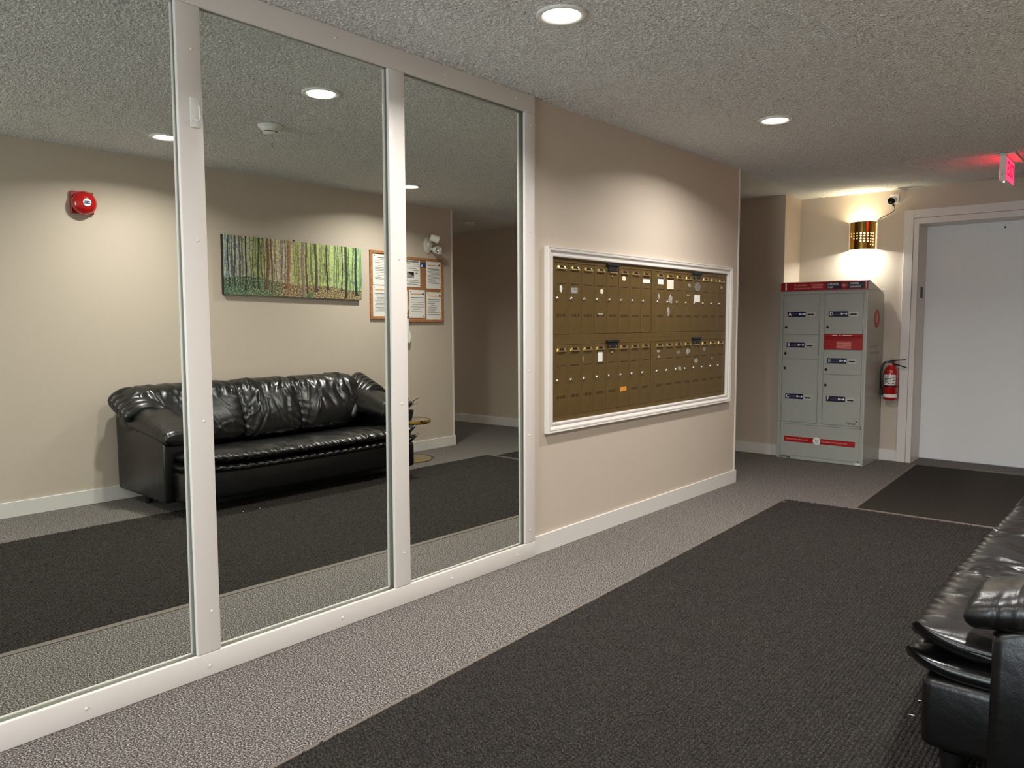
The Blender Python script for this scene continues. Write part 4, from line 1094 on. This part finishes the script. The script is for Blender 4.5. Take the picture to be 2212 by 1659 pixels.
def back_cushion(yb0, yb1, yt0, yt1, seed, wing0=0.0, wing1=0.0):
    # closed profile in (x, z), front face first, going up, over the top and down the rear
    prof = [(2.66, 0.385), (2.615, 0.44), (2.632, 0.54), (2.668, 0.64), (2.712, 0.73), (2.765, 0.79), (2.84, 0.822), (2.93, 0.815), (3.0, 0.785), (3.028, 0.73), (3.025, 0.6), (3.01, 0.45), (2.9, 0.385), (2.78, 0.375)]
    pr = smooth_path([(x, 0, z) for x, z in prof] + [(prof[0][0], 0, prof[0][1])], 9)[:-1]
    pr = np.array([(p.x, p.z) for p in pr]); nv = len(pr)
    nu = 90
    t_ = np.linspace(-1, 1, nu); tt = np.sign(t_) * (1 - (1 - np.abs(t_)) ** 1.7)
    cz = np.array([2.84, 0.60])
    s = np.clip(1 - np.abs(tt) ** 7, 0, 1) ** 0.42
    f = np.clip((pr[:, 1] - 0.40) / 0.36, 0, 1); f = f * f * (3 - 2 * f)
    ylo = yb0 + (yt0 - yb0) * f; yhi = yb1 + (yt1 - yb1) * f
    Y = ((ylo + yhi) / 2)[None, :] + tt[:, None] * ((yhi - ylo) / 2)[None, :]
    front = np.clip((2.86 - pr[:, 0]) / 0.2, 0, 1)
    sc_ = 0.80 + 0.20 * s[:, None]
    X = cz[0] + (pr[None, :, 0] - cz[0]) * sc_; Z = cz[1] + (pr[None, :, 1] - cz[1]) * (0.90 + 0.10 * s[:, None])
    # pointed wings over the arms
    for sg, wv in ((-1, wing0), (1, wing1)):
        if wv:
            e = np.clip(sg * tt[:, None], 0, 1) ** 6
            Z = Z - e * wv * f[None, :] ** 2 * 0.35
    P = np.stack([X, Y, Z], -1)
    N = normals_of(P, False, True)
    k = int(nv * 0.2)
    if N[nu // 2, k, 0] > 0: N = -N
    arc = np.cumsum(np.r_[0, np.linalg.norm(np.diff(pr, axis=0), axis=-1)])
    A = arc[None, :] * np.ones((nu, 1))
    low = np.clip(1 - (pr[:, 1] - 0.40) / 0.25, 0, 1)
    def ang(cu, cv, g):
        # vertical drags high up, fanning towards the lower corners
        mid = (yb0 + yb1) / 2; q = np.clip(cv / 0.35, 0, 1)
        return PI / 2 * q + (1 - q) * (0.5 if cu < mid else PI - 0.5) + g.normal(0, 0.35)
    w = wrinkle(Y, A, seed, 70, 0.0085, (0.007, 0.020), (0.04, 0.15), ang)
    w += wrinkle(Y, A, seed + 50, 60, 0.0035, (0.004, 0.009), (0.03, 0.09))
    # gathered pleats radiating from the two side seams
    eL = np.exp(-((tt[:, None] + 1) / 0.22) ** 2); eR = np.exp(-((tt[:, None] - 1) / 0.22) ** 2)
    w += 0.006 * (eL + eR) * np.sin(A * 95 + 8 * tt[:, None]) * (front * np.clip(low + 0.35, 0, 1))[None, :]
    w += 0.004 * np.sin(Y * 75 + 2 * np.sin(A * 9)) * np.exp(-((pr[:, 1] - 0.765) / 0.035) ** 2)[None, :]
    bulge = 0.018 * (1 - tt[:, None] ** 2) * (front * np.exp(-((pr[:, 1] - 0.55) / 0.14) ** 2))[None, :]
    P = P + N * ((w * (s[:, None] ** 0.5)) + bulge)[..., None]
    return mesh_np('back_cushion', P, grid_quads(nu, nv, False, True), 'leather', sofa, True)
back_cushion(2.47, 3.022, 2.185, 3.020, 31, wing0=0.16)
back_cushion(3.014, 3.516, 3.014, 3.518, 32)
back_cushion(3.510, 4.045, 3.512, 4.150, 33, wing1=0.05)

def arm(s):
    """s = -1 near end, +1 far end"""
    Yv = lambda y: SC + s * (SC - y) if s > 0 else y
    nu, nv = 90, 48
    a = np.linspace(0, 2 * PI, nv, endpoint=False); q = np.linspace(0, 1, nu)
    q = q ** 1.6
    x = 2.222 + 0.51 * q
    zc = 0.512 + 0.100 * q ** 0.9; hh = 0.050 + 0.050 * q
    cap = np.clip(1 - (1 - np.clip(q / 0.07, 0, 1)) ** 2, 0, 1) ** 0.32
    yc = 2.352 + 0.0 * q; hw = 0.146 + 0.020 * q
    Y = yc[:, None] + (hw * (0.86 + 0.14 * cap))[:, None] * superell(np.cos(a), 0.75)[None, :]
    Z = zc[:, None] + (hh * cap)[:, None] * superell(np.sin(a), 0.8)[None, :] - 0.05 * np.clip(np.cos(a), 0, 1)[None, :] ** 2 * (0.4 + q[:, None])
    X = x[:, None] * np.ones((1, nv))
    P = np.stack([X, Y, Z], -1)
    N = normals_of(P, False, True)
    if N[nu // 2, nv // 4, 2] < 0: N = -N
    w = wrinkle(X, Y, 41 + s, 24, 0.0028, (0.005, 0.012), (0.04, 0.10), lambda cu, cv, g: PI / 2 + g.normal(0, 0.3))
    w = w + 0.0022 * np.sin(Y * 150) * np.exp(-((X - 2.245) / 0.02) ** 2)
    P = P + N * (w * cap[:, None])[..., None]
    if s > 0: P[..., 1] = 2 * SC - P[..., 1]
    pad = mesh_np('arm_pad', P, grid_quads(nu, nv, False, True), 'leather', sofa, True)
    # filled core below the pleats
    b = B(); lathe(b, [(0, -0.13), (0.6, -0.10), (0.9, -0.05), (1.0, 0.0), (0.9, 0.05), (0.6, 0.10), (0, 0.13)], (0, 0, 0), (0, 1, 0), 28)
    for v_ in b.verts: v_.co = Vector((2.81 + v_.co.x * 0.17, (2.335 + v_.co.y * 1.25) if s < 0 else 2 * SC - (2.335 + v_.co.y * 1.25), 0.605 + v_.co.z * 0.135))
    obj('arm_core', b, 'leather', pad, True)
    # five pleated rolls fanning out from the seat corner over the arm
    for i in range(5):
        f = i / 4
        P0 = Vector((2.625 + 0.05 * f, 2.545, 0.455 + 0.02 * f)); AP = Vector((2.665 + 0.185 * f, 2.335, 0.672 + 0.078 * f)); P2 = Vector((2.69 + 0.23 * f, 2.150 + 0.005 * f, 0.600 + 0.085 * f))
        Cc = AP * 2 - (P0 + P2) * 0.5
        pts, rs = [], []
        for k in range(25):
            tq = k / 24
            p = P0 * (1 - tq) ** 2 + Cc * 2 * tq * (1 - tq) + P2 * tq * tq
            if s > 0: p.y = 2 * SC - p.y
            pts.append(p); rs.append((0.026 + 0.024 * math.sin(PI * min(1, tq * 0.62 + 0.1))) * (1 if tq < 0.9 else math.sqrt(max(0.03, 1 - ((tq - 0.9) / 0.1) ** 2))))
        b = B(); tube(b, pts, rs, 16); obj('pleated_roll', b, 'leather', pad, True)
arm(-1); arm(1)

# ------------------------------------------------------------------ side table
t = thing('side_table', 'low round brass and glass side table beyond the far sofa arm', 'side table', (2.76, 4.80, 0))
tx, ty = 2.765, 4.805
b = B(); lathe(b, [(0, 0.372), (0.190, 0.372), (0.192, 0.376), (0.190, 0.380), (0, 0.380)], (tx, ty, 0), (0, 0, 1), 48); obj('glass_top', b, 'table_glass', t, 40)
b = B(); lathe(b, [(0.190, 0.350), (0.198, 0.350), (0.200, 0.366), (0.198, 0.383), (0.1925, 0.383), (0.1925, 0.371), (0.188, 0.370), (0.190, 0.350)], (tx, ty, 0), (0, 0, 1), 48); obj('brass_rim', b, 'brass', t, 30)
b = B(); cyl(b, (tx, ty, 0.012), (tx, ty, 0.371), 0.014, n=18); obj('post', b, 'brass', t, 40)
b = B(); lathe(b, [(0.198, 0.001), (0.203, 0.008), (0.200, 0.016), (0.190, 0.018), (0.02, 0.014), (0, 0.014)], (tx, ty, 0), (0, 0, 1), 48); obj('round_base', b, 'brass_dull', t, 30)
p = thing('dark_plant', 'small dark leafy object on the round side table, mostly hidden behind the mirror stile', 'plant', (tx, ty, 0.383))
b = B(); lathe(b, [(0, 0.384), (0.055, 0.384), (0.075, 0.47), (0.070, 0.475), (0.0, 0.462)], (tx - 0.02, ty - 0.06, 0), (0, 0, 1), 24); obj('pot', b, 'black', p, 40)
g = random.Random(4)
for k in range(16):
    a = 2 * PI * k / 16 + g.uniform(-0.15, 0.15); L = g.uniform(0.11, 0.17); e = g.uniform(0.25, 0.9)
    o0 = Vector((tx - 0.02, ty - 0.06, 0.468)); dirn = Vector((math.cos(a), math.sin(a), 0)); side = Vector((-math.sin(a), math.cos(a), 0))
    b = B()
    rows = []
    for q in range(7):
        f_ = q / 6; c_ = o0 + dirn * (L * f_ * math.cos(e * 0.7)) + Vector((0, 0, L * 1.15 * math.sin(e + 0.25) * f_ * (1.35 - 0.6 * f_)))
        w_ = 0.016 * math.sin(PI * (0.08 + 0.9 * f_)) + 0.001
        rows.append((b.verts.new(c_ - side * w_), b.verts.new(c_ + Vector((0, 0, 0.003))), b.verts.new(c_ + side * w_)))
    for r_, r2_ in zip(rows, rows[1:]):
        b.faces.new((r_[0], r_[1], r2_[1], r2_[0])); b.faces.new((r_[1], r_[2], r2_[2], r2_[1]))
    obj('leaf', b, 'leaf_dark', p, True)

# lettering becomes plain meshes
dg = bpy.context.evaluated_depsgraph_get()
for o in [q for q in sc.objects if q.type == 'FONT']:
    me = bpy.data.meshes.new_from_object(o.evaluated_get(dg))
    if not me.materials: me.materials.append(o.data.materials[0])
    nm = o.name; par = o.parent
    n_ = bpy.data.objects.new('swap', me); COL.objects.link(n_)
    n_.parent = par; n_.location = o.location.copy(); n_.rotation_euler = o.rotation_euler.copy(); n_.scale = o.scale.copy()
    bpy.data.objects.remove(o); n_.name = nm
